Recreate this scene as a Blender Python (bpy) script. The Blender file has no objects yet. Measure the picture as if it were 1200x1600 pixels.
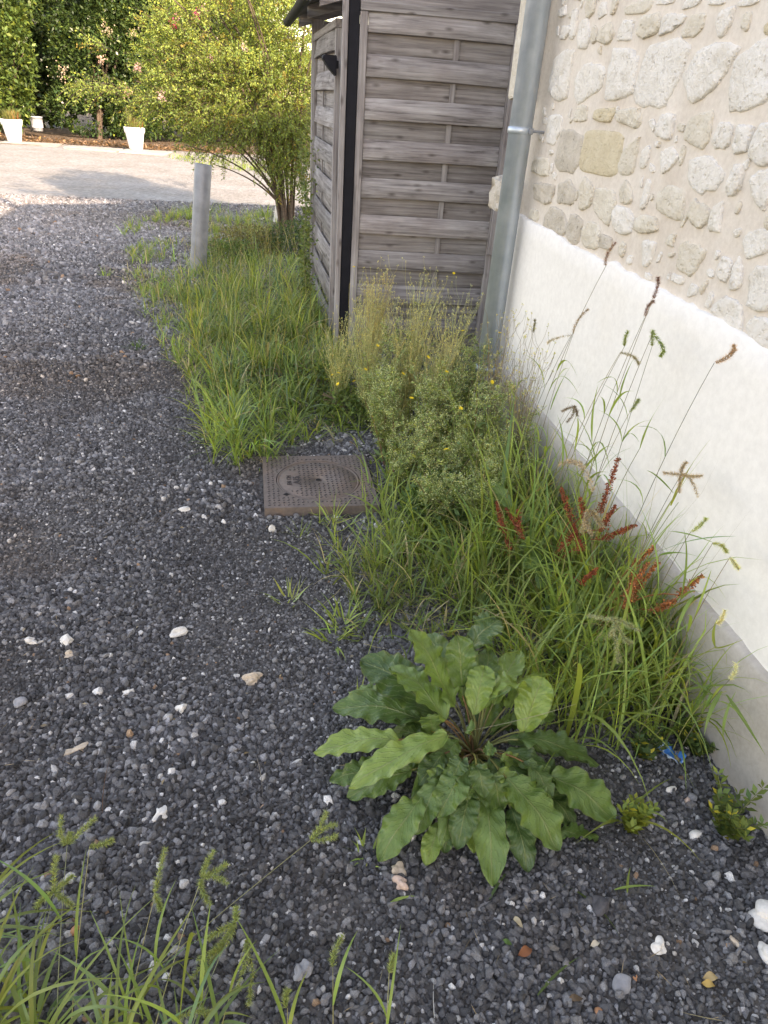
import bpy, bmesh, math, random
import numpy as np
from mathutils import Vector, Matrix

# ------------------------------------------------------------------ camera, sky, sun, exposure
SC = bpy.context.scene
COL = SC.collection
R_ = math.radians
rng = np.random.default_rng(11)
random.seed(11)

CAM_H, FPX = 1.55, 1100.0                     # eye height (m), focal length in pixels of a 1200x1600 frame
PITCH, ROLL, YAW = R_(30.3), R_(4.26), R_(12.2)
head = np.array([math.sin(YAW), math.cos(YAW), 0.0])
cr0 = np.array([math.cos(YAW), -math.sin(YAW), 0.0])
ez = np.array([0, 0, 1.0])
cF = math.cos(PITCH) * head - math.sin(PITCH) * ez
cU0 = math.cos(PITCH) * ez + math.sin(PITCH) * head
cR = math.cos(ROLL) * cr0 + math.sin(ROLL) * cU0
cU = math.cos(ROLL) * cU0 - math.sin(ROLL) * cr0
cC = np.array([0, 0, CAM_H])
cam = bpy.data.cameras.new('camera')
cam.sensor_fit = 'VERTICAL'
cam.sensor_height = 36.0
cam.lens = FPX / 1600.0 * 36.0
cam.clip_start, cam.clip_end = 0.05, 500.0
camo = bpy.data.objects.new('camera', cam)
COL.objects.link(camo)
camo.matrix_world = Matrix(((cR[0], cU[0], -cF[0], 0), (cR[1], cU[1], -cF[1], 0), (cR[2], cU[2], -cF[2], CAM_H), (0, 0, 0, 1)))
SC.camera = camo

SUN_TO = Vector((1.04, -1.866, 1.0)).normalized()          # direction towards the sun
SUN_EL = math.asin(SUN_TO.z)
SUN_AZ = math.atan2(SUN_TO.x, SUN_TO.y)
wd = bpy.data.worlds.new('World')
SC.world = wd
wd.use_nodes = True
wn = wd.node_tree
bg = wn.nodes['Background']
sky = wn.nodes.new('ShaderNodeTexSky')
sky.sky_type = 'NISHITA'
sky.sun_disc = False
sky.sun_elevation = SUN_EL
sky.sun_rotation = SUN_AZ
sky.air_density = 1.0
sky.dust_density = 0.7
sky.ozone_density = 0.0
wn.links.new(sky.outputs[0], bg.inputs[0])
bg.inputs[1].default_value = 0.15
sl = bpy.data.lights.new('sun', 'SUN')
sl.energy = 2.2
sl.angle = R_(0.6)
sl.color = (1.0, 0.96, 0.90)
so = bpy.data.objects.new('sun', sl)
COL.objects.link(so)
so.rotation_euler = SUN_TO.to_track_quat('Z', 'Y').to_euler()
SC.view_settings.view_transform = 'Standard'
SC.view_settings.look = 'None'
SC.view_settings.gamma = 1.0
SC.view_settings.use_curve_mapping = False
SC.view_settings.exposure = 2.32
SC.view_settings.use_white_balance = True
SC.view_settings.white_balance_temperature = 8900
SC.view_settings.white_balance_tint = 24
SC.render.engine = 'CYCLES'
SC.cycles.use_denoising = True
SC.cycles.max_bounces = 8
SC.cycles.transparent_max_bounces = 8

# ------------------------------------------------------------------ measuring helpers (photo position -> place in the world)
def ray(x, y):
    return cF * FPX + cR * (x - 600) - cU * (y - 800)
def at_z(x, y, z=0.0):
    d = ray(x, y); return cC + d * ((z - CAM_H) / d[2])
def at_x(x, y, X):
    d = ray(x, y); return cC + d * (X / d[0])
def at_y(x, y, Y):
    d = ray(x, y); return cC + d * (Y / d[1])
def proj(P):
    v = np.asarray(P, float) - cC
    z = v @ cF
    return np.stack([600 + FPX * (v @ cR) / z, 800 - FPX * (v @ cU) / z], -1), z

# ------------------------------------------------------------------ mesh helpers
def np_mesh(name, V, F, C=None, smooth=False, uv=None):
    """V (n,3), F (m,4) quads or (m,3) tris, C (n,3) point colours"""
    me = bpy.data.meshes.new(name)
    V = np.ascontiguousarray(V, np.float32); F = np.ascontiguousarray(F, np.int32)
    k = F.shape[1]
    me.vertices.add(len(V)); me.vertices.foreach_set('co', V.ravel())
    me.loops.add(F.size); me.loops.foreach_set('vertex_index', F.ravel())
    me.polygons.add(len(F))
    me.polygons.foreach_set('loop_start', np.arange(0, F.size, k, dtype=np.int32))
    if smooth:
        me.polygons.foreach_set('use_smooth', np.ones(len(F), bool))
    if C is not None:
        a = me.attributes.new('Col', 'FLOAT_COLOR', 'POINT')
        a.data.foreach_set('color', np.concatenate([np.asarray(C, np.float32), np.ones((len(V), 1), np.float32)], 1).ravel())
    if uv is not None:
        l = me.uv_layers.new(name='UVMap')
        l.data.foreach_set('uv', np.asarray(uv, np.float32)[F.ravel()].ravel())
    me.update(calc_edges=True)
    return me

class Acc:
    """collects quads with point colours"""
    def __init__(s): s.V, s.F, s.C, s.n = [], [], [], 0
    def add(s, V, F, C):
        V = np.asarray(V, float); F = np.asarray(F, int)
        C = np.broadcast_to(np.asarray(C, float), V.shape)
        s.V.append(V); s.F.append(F + s.n); s.C.append(C); s.n += len(V)
    def mesh(s, name, smooth=False):
        return np_mesh(name, np.concatenate(s.V), np.concatenate(s.F), np.concatenate(s.C), smooth)

def link(name, data, mat=None, parent=None, kind=None):
    o = bpy.data.objects.new(name, data)
    COL.objects.link(o)
    if mat is not None and data is not None and len(data.materials) == 0:
        data.materials.append(mat)
    if parent is not None: o.parent = parent
    if kind: o['kind'] = kind
    return o
def tag(o, label, cat=None, group=None):
    o['label'] = label
    if cat: o['category'] = cat
    if group: o['group'] = group
    return o
def thing(name, label, cat, loc=(0, 0, 0), rz=0.0, group=None):
    o = bpy.data.objects.new(name, None)
    o.empty_display_size = 0.1
    COL.objects.link(o)
    o.location = loc; o.rotation_euler = (0, 0, rz)
    return tag(o, label, cat, group)
def struct(name, me, mat, label=None):
    o = link(name, me, mat, kind='structure')
    if label: o['label'] = label
    return o

def bm_box(bm, lo, hi, bevel=0.0, seg=1):
    r = bmesh.ops.create_cube(bm, size=1.0)
    vs = r['verts']
    c = [(lo[i] + hi[i]) / 2 for i in range(3)]; s = [hi[i] - lo[i] for i in range(3)]
    for v in vs: v.co = Vector((v.co.x * s[0] + c[0], v.co.y * s[1] + c[1], v.co.z * s[2] + c[2]))
    if bevel > 0:
        es = list({e for v in vs for e in v.link_edges})
        bmesh.ops.bevel(bm, geom=es, offset=bevel, segments=seg, affect='EDGES', profile=0.6)
def bm_mesh(name, bm, smooth=False):
    me = bpy.data.meshes.new(name)
    bm.normal_update(); bm.to_mesh(me); bm.free()
    if smooth:
        me.polygons.foreach_set('use_smooth', np.ones(len(me.polygons), bool))
    return me
def box(name, lo, hi, mat, parent=None, bevel=0.003, kind=None):
    bm = bmesh.new(); bm_box(bm, lo, hi, bevel)
    return link(name, bm_mesh(name, bm), mat, parent, kind)
def lathe(name, prof, mat, parent=None, n=32, loc=(0, 0, 0), smooth=True, kind=None):
    """prof: list of (r,z); open ends are left as given"""
    V, F = [], []
    for r, z in prof:
        for i in range(n):
            a = 2 * math.pi * i / n
            V.append((r * math.cos(a), r * math.sin(a), z))
    for j in range(len(prof) - 1):
        for i in range(n):
            F.append((j * n + i, j * n + (i + 1) % n, (j + 1) * n + (i + 1) % n, (j + 1) * n + i))
    o = link(name, np_mesh(name, np.array(V), np.array(F), smooth=smooth), mat, parent, kind)
    o.location = loc
    return o

def tube_np(P, r, n=5):
    """tube along polyline P (k,3) with radii r"""
    P = np.asarray(P, float); k = len(P); r = np.broadcast_to(np.asarray(r, float), (k,))
    T = np.gradient(P, axis=0); T /= np.linalg.norm(T, axis=1, keepdims=True) + 1e-9
    ref = np.array([0.31, 0.95, 0.05]) if abs(T[0] @ np.array([0.31, 0.95, 0.05])) < 0.9 else np.array([0.95, 0, 0.3])
    A = np.cross(T, ref); A /= np.linalg.norm(A, axis=1, keepdims=True) + 1e-9
    B = np.cross(T, A)
    an = np.arange(n) * 2 * np.pi / n
    V = P[:, None] + r[:, None, None] * (A[:, None] * np.cos(an)[None, :, None] + B[:, None] * np.sin(an)[None, :, None])
    i = np.arange(n)
    F = [np.stack([j * n + i, j * n + (i + 1) % n, (j + 1) * n + (i + 1) % n, (j + 1) * n + i], 1) for j in range(k - 1)]
    return V.reshape(-1, 3), np.concatenate(F)

def bez(p0, p1, p2, n=8):
    t = np.linspace(0, 1, n)[:, None]
    return (1 - t) ** 2 * np.asarray(p0, float) + 2 * t * (1 - t) * np.asarray(p1, float) + t * t * np.asarray(p2, float)

def blades_np(root, az, L, w, lean, curl, S=5, side=None):
    """vectorised grass blades: root (N,3), azimuth, length, width, first lean from vertical, extra lean gained by the tip"""
    N = len(root); w = w * np.exp(rng.normal(0, 0.22, N)); t = np.linspace(0, 1, S + 1)
    phi = lean[:, None] + curl[:, None] * t[None] ** 1.4
    ds = (L / S)[:, None]
    h = np.cumsum(np.sin(phi) * ds, 1); z = np.cumsum(np.cos(phi) * ds, 1)
    h = np.concatenate([np.zeros((N, 1)), h[:, :-1]], 1); z = np.concatenate([np.zeros((N, 1)), z[:, :-1]], 1)
    d = np.stack([np.cos(az), np.sin(az), 0 * az], 1)
    sd = np.stack([-np.sin(az), np.cos(az), 0 * az], 1)
    P = root[:, None] + d[:, None] * h[..., None] + np.array([0, 0, 1.0]) * z[..., None]
    P[..., 2] = np.maximum(P[..., 2], root[:, None, 2] * 0 + 0.008)
    ww = (0.55 + 0.45 * np.sin(np.pi * np.clip(t * 1.15 + 0.1, 0, 1))) * np.where(t < 0.55, 1, np.clip(1 - ((t - 0.55) / 0.45) ** 1.6, 0.04, 1))
    tw = rng.normal(0, 0.5, N)
    up = np.stack([0 * az, 0 * az, np.ones(N)], 1)
    sv = sd * np.cos(tw)[:, None] + up * np.sin(tw)[:, None] * 0.6
    off = sv[:, None] * (ww[None, :] * w[:, None] * 0.5)[..., None]
    V = np.stack([P - off, P + off], 2).reshape(-1, 3)
    b = (np.arange(N) * (S + 1) * 2)[:, None]; j = np.arange(S)[None] * 2
    q = b + j
    F = np.stack([q, q + 1, q + 3, q + 2], -1).reshape(-1, 4)
    return V, F

def leaf_quads(P, D, L, w, N=None, fold=0.25):
    """rhombic leaflets: base P (n,3), direction D (n,3) unit, length, width"""
    n = len(P)
    if N is None: N = rng.normal(0, 1, (n, 3))
    S = np.cross(D, N); S /= np.linalg.norm(S, axis=1, keepdims=True) + 1e-9
    U = np.cross(S, D)
    L = np.broadcast_to(L, (n,))[:, None]; w = np.broadcast_to(w, (n,))[:, None]
    V = np.stack([P, P + D * L * 0.45 + S * w * 0.5 + U * w * fold, P + D * L, P + D * L * 0.45 - S * w * 0.5 + U * w * fold], 1).reshape(-1, 3)
    F = np.arange(4 * n).reshape(n, 4)
    return V, F
def unit(v):
    v = np.asarray(v, float); return v / (np.linalg.norm(v, axis=-1, keepdims=True) + 1e-9)
def vary(base, n, s=0.15, hue=0.12):
    """n colours round a base colour"""
    b = np.asarray(base, float)
    k = np.exp(rng.normal(0, s, (n, 1)))
    h = rng.normal(0, hue, (n, 1))
    return np.clip(b * k * np.concatenate([1 + h, 1 + 0.25 * h, 1 - h], 1), 0.003, 0.95)

def in_poly(pts, poly):
    x, y = pts[:, 0], pts[:, 1]; c = np.zeros(len(pts), bool); n = len(poly)
    for i in range(n):
        x0, y0 = poly[i]; x1, y1 = poly[(i + 1) % n]
        m = ((y0 > y) != (y1 > y)) & (x < (x1 - x0) * (y - y0) / (y1 - y0 + 1e-12) + x0)
        c ^= m
    return c
def ground_poly(pix):
    return [tuple(at_z(*p)[:2]) for p in pix]
def scatter(poly, per_m2):
    p = np.array(poly); lo, hi = p.min(0), p.max(0)
    n = int((hi[0] - lo[0]) * (hi[1] - lo[1]) * per_m2)
    q = rng.uniform(lo, hi, (n, 2))
    return q[in_poly(q, poly)]
def vnoise(x, y, s, seed=0):
    """cheap smooth value noise 0..1"""
    x = np.asarray(x) * s + 37.3 * seed + 500; y = np.asarray(y) * s + 11.7 * seed + 500
    xi = np.floor(x).astype(np.int64); yi = np.floor(y).astype(np.int64); fx = x - xi; fy = y - yi
    fx = fx * fx * (3 - 2 * fx); fy = fy * fy * (3 - 2 * fy)
    def hsh(a, b):
        v = np.sin(a * 127.1 + b * 311.7 + seed * 74.7) * 43758.5453
        return v - np.floor(v)
    return (hsh(xi, yi) * (1 - fx) + hsh(xi + 1, yi) * fx) * (1 - fy) + (hsh(xi, yi + 1) * (1 - fx) + hsh(xi + 1, yi + 1) * fx) * fy
def gz(x, y):
    """height of the gravel ground"""
    x = np.asarray(x, float); y = np.asarray(y, float)
    return 0.030 * (vnoise(x, y, 1.7, 3) - 0.5) * np.clip((9 - y) / 4, 0, 1) + 0.012 * (vnoise(x, y, 5.0, 5) - 0.5) * np.clip((8 - y) / 4, 0, 1)

# ------------------------------------------------------------------ material helpers
def new_mat(name):
    m = bpy.data.materials.new(name); m.use_nodes = True
    nt = m.node_tree
    return m, nt, nt.nodes['Principled BSDF']
def nd(nt, typ, **kw):
    n = nt.nodes.new(typ)
    for k, v in kw.items():
        if k == 'ins':
            for a, b in v.items(): n.inputs[a].default_value = b
        else: setattr(n, k, v)
    return n
def ramp(nt, fac, stops):
    n = nt.nodes.new('ShaderNodeValToRGB'); e = n.color_ramp.elements
    while len(e) < len(stops): e.new(0.5)
    for i, (p, c) in enumerate(stops):
        e[i].position = p; e[i].color = (*c, 1) if len(c) == 3 else c
    nt.links.new(fac, n.inputs[0])
    return n.outputs[0]
def noise(nt, vec, scale, detail=6, rough=0.6):
    n = nd(nt, 'ShaderNodeTexNoise', ins={'Scale': scale, 'Detail': detail, 'Roughness': rough})
    if vec is not None: nt.links.new(vec, n.inputs['Vector'])
    return n.outputs[0]
def mixc(nt, fac, a, b, typ='MIX'):
    n = nd(nt, 'ShaderNodeMix', data_type='RGBA', blend_type=typ)
    for sock, v in ((n.inputs[0], fac), (n.inputs[6], a), (n.inputs[7], b)):
        if hasattr(v, 'is_output'): nt.links.new(v, sock)
        elif isinstance(v, (int, float)): sock.default_value = v
        else: sock.default_value = (*v, 1)
    return n.outputs[2]
def mth(nt, op, a, b=None, clamp=False):
    n = nd(nt, 'ShaderNodeMath', operation=op, use_clamp=clamp)
    for i, v in enumerate((a, b)):
        if v is None: continue
        if hasattr(v, 'is_output'): nt.links.new(v, n.inputs[i])
        else: n.inputs[i].default_value = v
    return n.outputs[0]
def bump(nt, bsdf, h, strength, dist):
    b = nd(nt, 'ShaderNodeBump', ins={'Strength': strength, 'Distance': dist})
    nt.links.new(h, b.inputs['Height']); nt.links.new(b.outputs[0], bsdf.inputs['Normal'])
def objvec(nt, scale=(1, 1, 1), randomise=True):
    tc = nd(nt, 'ShaderNodeTexCoord')
    mp = nd(nt, 'ShaderNodeMapping'); mp.inputs['Scale'].default_value = scale
    nt.links.new(tc.outputs['Object'], mp.inputs['Vector'])
    if randomise:
        oi = nd(nt, 'ShaderNodeObjectInfo')
        cx = nd(nt, 'ShaderNodeCombineXYZ')
        k = mth(nt, 'MULTIPLY', oi.outputs['Random'], 91.7)
        for i in range(3): nt.links.new(k, cx.inputs[i])
        nt.links.new(cx.outputs[0], mp.inputs['Location'])
    return mp.outputs[0]

def leaf_mat(name, trans=0.35, rough=0.5, spec=0.3, tint=(1, 1, 1), attr='Col'):
    m, nt, b = new_mat(name)
    at = nd(nt, 'ShaderNodeAttribute', attribute_name=attr)
    col = mixc(nt, 1.0, at.outputs['Color'], tint, 'MULTIPLY')
    nt.links.new(col, b.inputs['Base Color'])
    b.inputs['Roughness'].default_value = rough
    b.inputs['Specular IOR Level'].default_value = spec
    tr = nd(nt, 'ShaderNodeBsdfTranslucent')
    tc = mixc(nt, 1.0, col, (1.25, 1.2, 0.55), 'MULTIPLY')
    nt.links.new(tc, tr.inputs['Color'])
    mx = nd(nt, 'ShaderNodeMixShader', ins={0: trans})
    nt.links.new(b.outputs[0], mx.inputs[1]); nt.links.new(tr.outputs[0], mx.inputs[2])
    nt.links.new(mx.outputs[0], nt.nodes['Material Output'].inputs[0])
    return m
def plain_mat(name, col, rough=0.6, metal=0.0, var=0.15, nscale=20, bscale=60, bstr=0.15, bdist=0.002, spec=0.4):
    m, nt, b = new_mat(name)
    v = objvec(nt)
    n = noise(nt, v, nscale)
    c = np.array(col)
    nt.links.new(ramp(nt, n, [(0.25, tuple(c * (1 - var))), (0.75, tuple(np.minimum(c * (1 + var), 0.95)))]), b.inputs['Base Color'])
    b.inputs['Roughness'].default_value = rough; b.inputs['Metallic'].default_value = metal
    b.inputs['Specular IOR Level'].default_value = spec
    if bstr > 0: bump(nt, b, noise(nt, v, bscale), bstr, bdist)
    return m

M = {}
M['leaf'] = leaf_mat('foliage')
M['grass'] = leaf_mat('grass_blade', 0.42, 0.42, 0.4)
M['dry'] = leaf_mat('dry_plant', 0.25, 0.7, 0.2)
M['stem'] = leaf_mat('plant_stem', 0.1, 0.6, 0.3)

# weathered softwood, grain along local X
m, nt, b = new_mat('weathered_wood')
v = objvec(nt, (2.2, 60, 60))
v2 = objvec(nt, (1, 1, 1))
v3 = objvec(nt, (7.0, 18, 18))
g = noise(nt, v, 1.0, 8, 0.65)
vk = nd(nt, 'ShaderNodeTexVoronoi', ins={'Scale': 1.0}); nt.links.new(v3, vk.inputs['Vector'])
kn = mth(nt, 'SUBTRACT', 1.0, mth(nt, 'MULTIPLY', vk.outputs['Distance'], 4.2), True)
big = noise(nt, v2, 3.5, 3)
base = ramp(nt, g, [(0.28, (0.075, 0.068, 0.066)), (0.42, (0.215, 0.200, 0.195)), (0.58, (0.325, 0.308, 0.30)), (0.78, (0.45, 0.435, 0.425))])
base = mixc(nt, ramp(nt, big, [(0.3, (0, 0, 0)), (0.7, (1, 1, 1))]), mixc(nt, 1.0, base, (0.72, 0.68, 0.68), 'MULTIPLY'), base)
base = mixc(nt, mth(nt, 'MULTIPLY', kn, 0.85), base, (0.045, 0.033, 0.028))
oi = nd(nt, 'ShaderNodeObjectInfo')
base = mixc(nt, 1.0, base, ramp(nt, oi.outputs['Random'], [(0, (0.84, 0.86, 0.875)), (1, (1.22, 1.235, 1.25))]), 'MULTIPLY')
nt.links.new(base, b.inputs['Base Color'])
b.inputs['Roughness'].default_value = 0.85; b.inputs['Specular IOR Level'].default_value = 0.2
bump(nt, b, mth(nt, 'SUBTRACT', g, mth(nt, 'MULTIPLY', kn, 0.3)), 0.5, 0.004)
M['wood'] = m

M['black'] = plain_mat('black_metal', (0.009, 0.010, 0.015), 0.6, 0.0, 0.3, spec=0.15)
M['darkroof'] = plain_mat('bitumen_roof', (0.05, 0.05, 0.052), 0.8, 0, 0.4, 30)
M['galva'] = plain_mat('galvanised_steel', (0.215, 0.23, 0.245), 0.55, 0.25, 0.25, 9, 40, 0.08)
M['plastic'] = plain_mat('white_plastic', (0.8, 0.8, 0.8), 0.4, 0, 0.03, 4, 30, 0.03)
M['soil'] = plain_mat('potting_soil', (0.05, 0.035, 0.025), 0.95, 0, 0.4, 60, 80, 0.6, 0.01)
M['bark'] = plain_mat('bark', (0.10, 0.075, 0.055), 0.9, 0, 0.4, 40, 60, 0.6, 0.006)
M['slab'] = plain_mat('paving_slab', (0.38, 0.35, 0.30), 0.9, 0, 0.25, 8, 60, 0.4, 0.005)
M['tileroof'] = plain_mat('clay_roof_tile', (0.36, 0.17, 0.10), 0.85, 0, 0.3, 10)

# zinc downpipe with vertical streaks
m, nt, b = new_mat('zinc')
v = objvec(nt, (30, 30, 1.2), False)
n = noise(nt, v, 1.0, 5)
n2 = noise(nt, objvec(nt, (1, 1, 1), False), 14, 5)
nt.links.new(mixc(nt, 0.5, ramp(nt, n, [(0.3, (0.36, 0.425, 0.475)), (0.7, (0.52, 0.585, 0.64))]), ramp(nt, n2, [(0.35, (0.34, 0.41, 0.47)), (0.7, (0.56, 0.62, 0.67))])), b.inputs['Base Color'])
b.inputs['Metallic'].default_value = 0.6
nt.links.new(ramp(nt, n2, [(0.3, (0.36,) * 3), (0.7, (0.52,) * 3)]), b.inputs['Roughness'])
M['zinc'] = m

# lime mortar / white render / concrete
def masonry(name, c0, c1, scale, bstr, bdist, stain=None, fine=90):
    m, nt, b = new_mat(name)
    v = objvec(nt, (1, 1, 1), False)
    n1 = noise(nt, v, scale, 8, 0.62); n2 = noise(nt, v, fine, 5, 0.7)
    col = ramp(nt, n1, [(0.3, c0), (0.7, c1)])
    col = mixc(nt, 0.35, col, ramp(nt, n2, [(0.3, tuple(np.array(c0) * 0.8)), (0.7, tuple(np.minimum(np.array(c1) * 1.1, 0.9)))]))
    if stain:
        n3 = noise(nt, v, 1.3, 6, 0.7)
        col = mixc(nt, ramp(nt, n3, [(0.52, (0, 0, 0)), (0.72, (1, 1, 1))]), col, mixc(nt, 1.0, col, stain, 'MULTIPLY'))
    nt.links.new(col, b.inputs['Base Color'])
    b.inputs['Roughness'].default_value = 0.92; b.inputs['Specular IOR Level'].default_value = 0.15
    bump(nt, b, mth(nt, 'ADD', mth(nt, 'MULTIPLY', n1, 0.6), mth(nt, 'MULTIPLY', n2, 0.4)), bstr, bdist)
    return m
M['mortar'] = masonry('lime_mortar', (0.57, 0.50, 0.43), (0.72, 0.665, 0.60), 5.0, 0.6, 0.006, (0.86, 0.82, 0.78), 60)
M['render'] = masonry('white_render', (0.755, 0.73, 0.69), (0.80, 0.78, 0.745), 2.2, 0.10, 0.003, (0.98, 0.968, 0.945), 40)
M['concrete'] = masonry('grey_concrete', (0.40, 0.37, 0.33), (0.51, 0.48, 0.435), 4.0, 0.3, 0.004, (0.85, 0.83, 0.8), 70)
def stone_mat(name, c0, c1, dark):
    m, nt, b = new_mat(name)
    v = objvec(nt, (1, 1, 1), True)
    n1 = noise(nt, v, 14, 8, 0.7); n2 = noise(nt, v, 70, 6, 0.7); n3 = noise(nt, v, 34, 4, 0.6)
    col = ramp(nt, n1, [(0.3, c0), (0.7, c1)])
    col = mixc(nt, ramp(nt, n3, [(0.60, (0, 0, 0)), (0.72, (0.75,) * 3)]), col, dark)
    nt.links.new(col, b.inputs['Base Color'])
    b.inputs['Roughness'].default_value = 0.93; b.inputs['Specular IOR Level'].default_value = 0.12
    pv = nd(nt, 'ShaderNodeTexVoronoi', ins={'Scale': 65.0}); nt.links.new(v, pv.inputs['Vector'])
    pit_ = mth(nt, 'SUBTRACT', 1.0, mth(nt, 'MULTIPLY', pv.outputs['Distance'], 3.0), True)
    h = mth(nt, 'SUBTRACT', mth(nt, 'ADD', mth(nt, 'MULTIPLY', n1, 0.9), mth(nt, 'ADD', mth(nt, 'MULTIPLY', n2, 0.6), mth(nt, 'MULTIPLY', n3, 0.5))), mth(nt, 'MULTIPLY', mth(nt, 'MULTIPLY', pit_, n3), 0.6))
    bump(nt, b, h, 1.0, 0.012)
    return m
M['st_w'] = stone_mat('white_limestone', (0.69, 0.645, 0.575), (0.83, 0.80, 0.755), (0.50, 0.44, 0.37))
M['st_c'] = stone_mat('cream_limestone', (0.60, 0.535, 0.435), (0.75, 0.70, 0.61), (0.46, 0.39, 0.30))
M['st_y'] = stone_mat('yellow_limestone', (0.58, 0.49, 0.34), (0.68, 0.60, 0.45), (0.50, 0.41, 0.28))
M['st_g'] = stone_mat('grey_limestone', (0.46, 0.41, 0.34), (0.64, 0.58, 0.50), (0.24, 0.21, 0.17))

# ------------------------------------------------------------------ the ground
def ground_axis(lo, hi, fine_lo, fine_hi, step, grow=1.35):
    a = list(np.arange(fine_lo, fine_hi, step)); s = step
    x = fine_lo
    left = []
    while x > lo: s *= grow; x -= s; left.append(x)
    s = step; x = a[-1]; right = []
    while x < hi: s *= grow; x += s; right.append(x)
    return np.array(left[::-1] + a + right)
gx = ground_axis(-160, 160, -4, 3, 0.08); gy = ground_axis(-60, 260, -0.6, 9.0, 0.08)
GX, GY = np.meshgrid(gx, gy)
GV = np.stack([GX, GY, gz(GX, GY)], -1).reshape(-1, 3)
nx = len(gx); i, j = np.meshgrid(np.arange(nx - 1), np.arange(len(gy) - 1)); q = (j * nx + i).ravel()
m, nt, b = new_mat('gravel_ground')
tc = nd(nt, 'ShaderNodeTexCoord'); sp = nd(nt, 'ShaderNodeSeparateXYZ')
nt.links.new(tc.outputs['Object'], sp.inputs[0])
ov = tc.outputs['Object']
wob = noise(nt, ov, 0.55, 4)
yy = mth(nt, 'ADD', sp.outputs['Y'], mth(nt, 'MULTIPLY', mth(nt, 'SUBTRACT', wob, 0.5), 3.0))
far = nd(nt, 'ShaderNodeMapRange', ins={1: 8.0, 2: 12.5}); nt.links.new(yy, far.inputs[0])
verge = nd(nt, 'ShaderNodeMapRange', ins={1: 21.6, 2: 22.4}); nt.links.new(yy, verge.inputs[0])
vo = nd(nt, 'ShaderNodeTexVoronoi', ins={'Scale': 55.0}); nt.links.new(ov, vo.inputs['Vector'])
vof = nd(nt, 'ShaderNodeTexVoronoi', ins={'Scale': 22.0}); nt.links.new(ov, vof.inputs['Vector'])
near_c = ramp(nt, vo.outputs['Color'], [(0.1, (0.05, 0.046, 0.042)), (0.8, (0.14, 0.13, 0.12)), (0.97, (0.28, 0.27, 0.25))])
far_c = mixc(nt, 0.6, ramp(nt, vof.outputs['Color'], [(0.05, (0.15, 0.142, 0.128)), (0.5, (0.30, 0.285, 0.255)), (0.95, (0.50, 0.48, 0.43))]),
             ramp(nt, noise(nt, ov, 1.1, 5), [(0.35, (0.28, 0.26, 0.22)), (0.65, (0.37, 0.365, 0.34))]))
lit_c = ramp(nt, noise(nt, ov, 9, 8, 0.75), [(0.3, (0.06, 0.045, 0.03)), (0.55, (0.17, 0.125, 0.085)), (0.75, (0.28, 0.22, 0.16))])
nt.links.new(mixc(nt, verge.outputs[0], mixc(nt, far.outputs[0], near_c, far_c), lit_c), b.inputs['Base Color'])
b.inputs['Roughness'].default_value = 0.95; b.inputs['Specular IOR Level'].default_value = 0.15
bump(nt, b, mth(nt, 'ADD', vof.outputs['Distance'], vo.outputs['Distance']), 0.6, 0.02)
M['ground'] = m
struct('ground', np_mesh('ground', GV, np.stack([q, q + 1, q + nx + 1, q + nx], 1), smooth=True), M['ground'], 'dark grey gravel yard turning to pale compacted gravel farther off')

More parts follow.
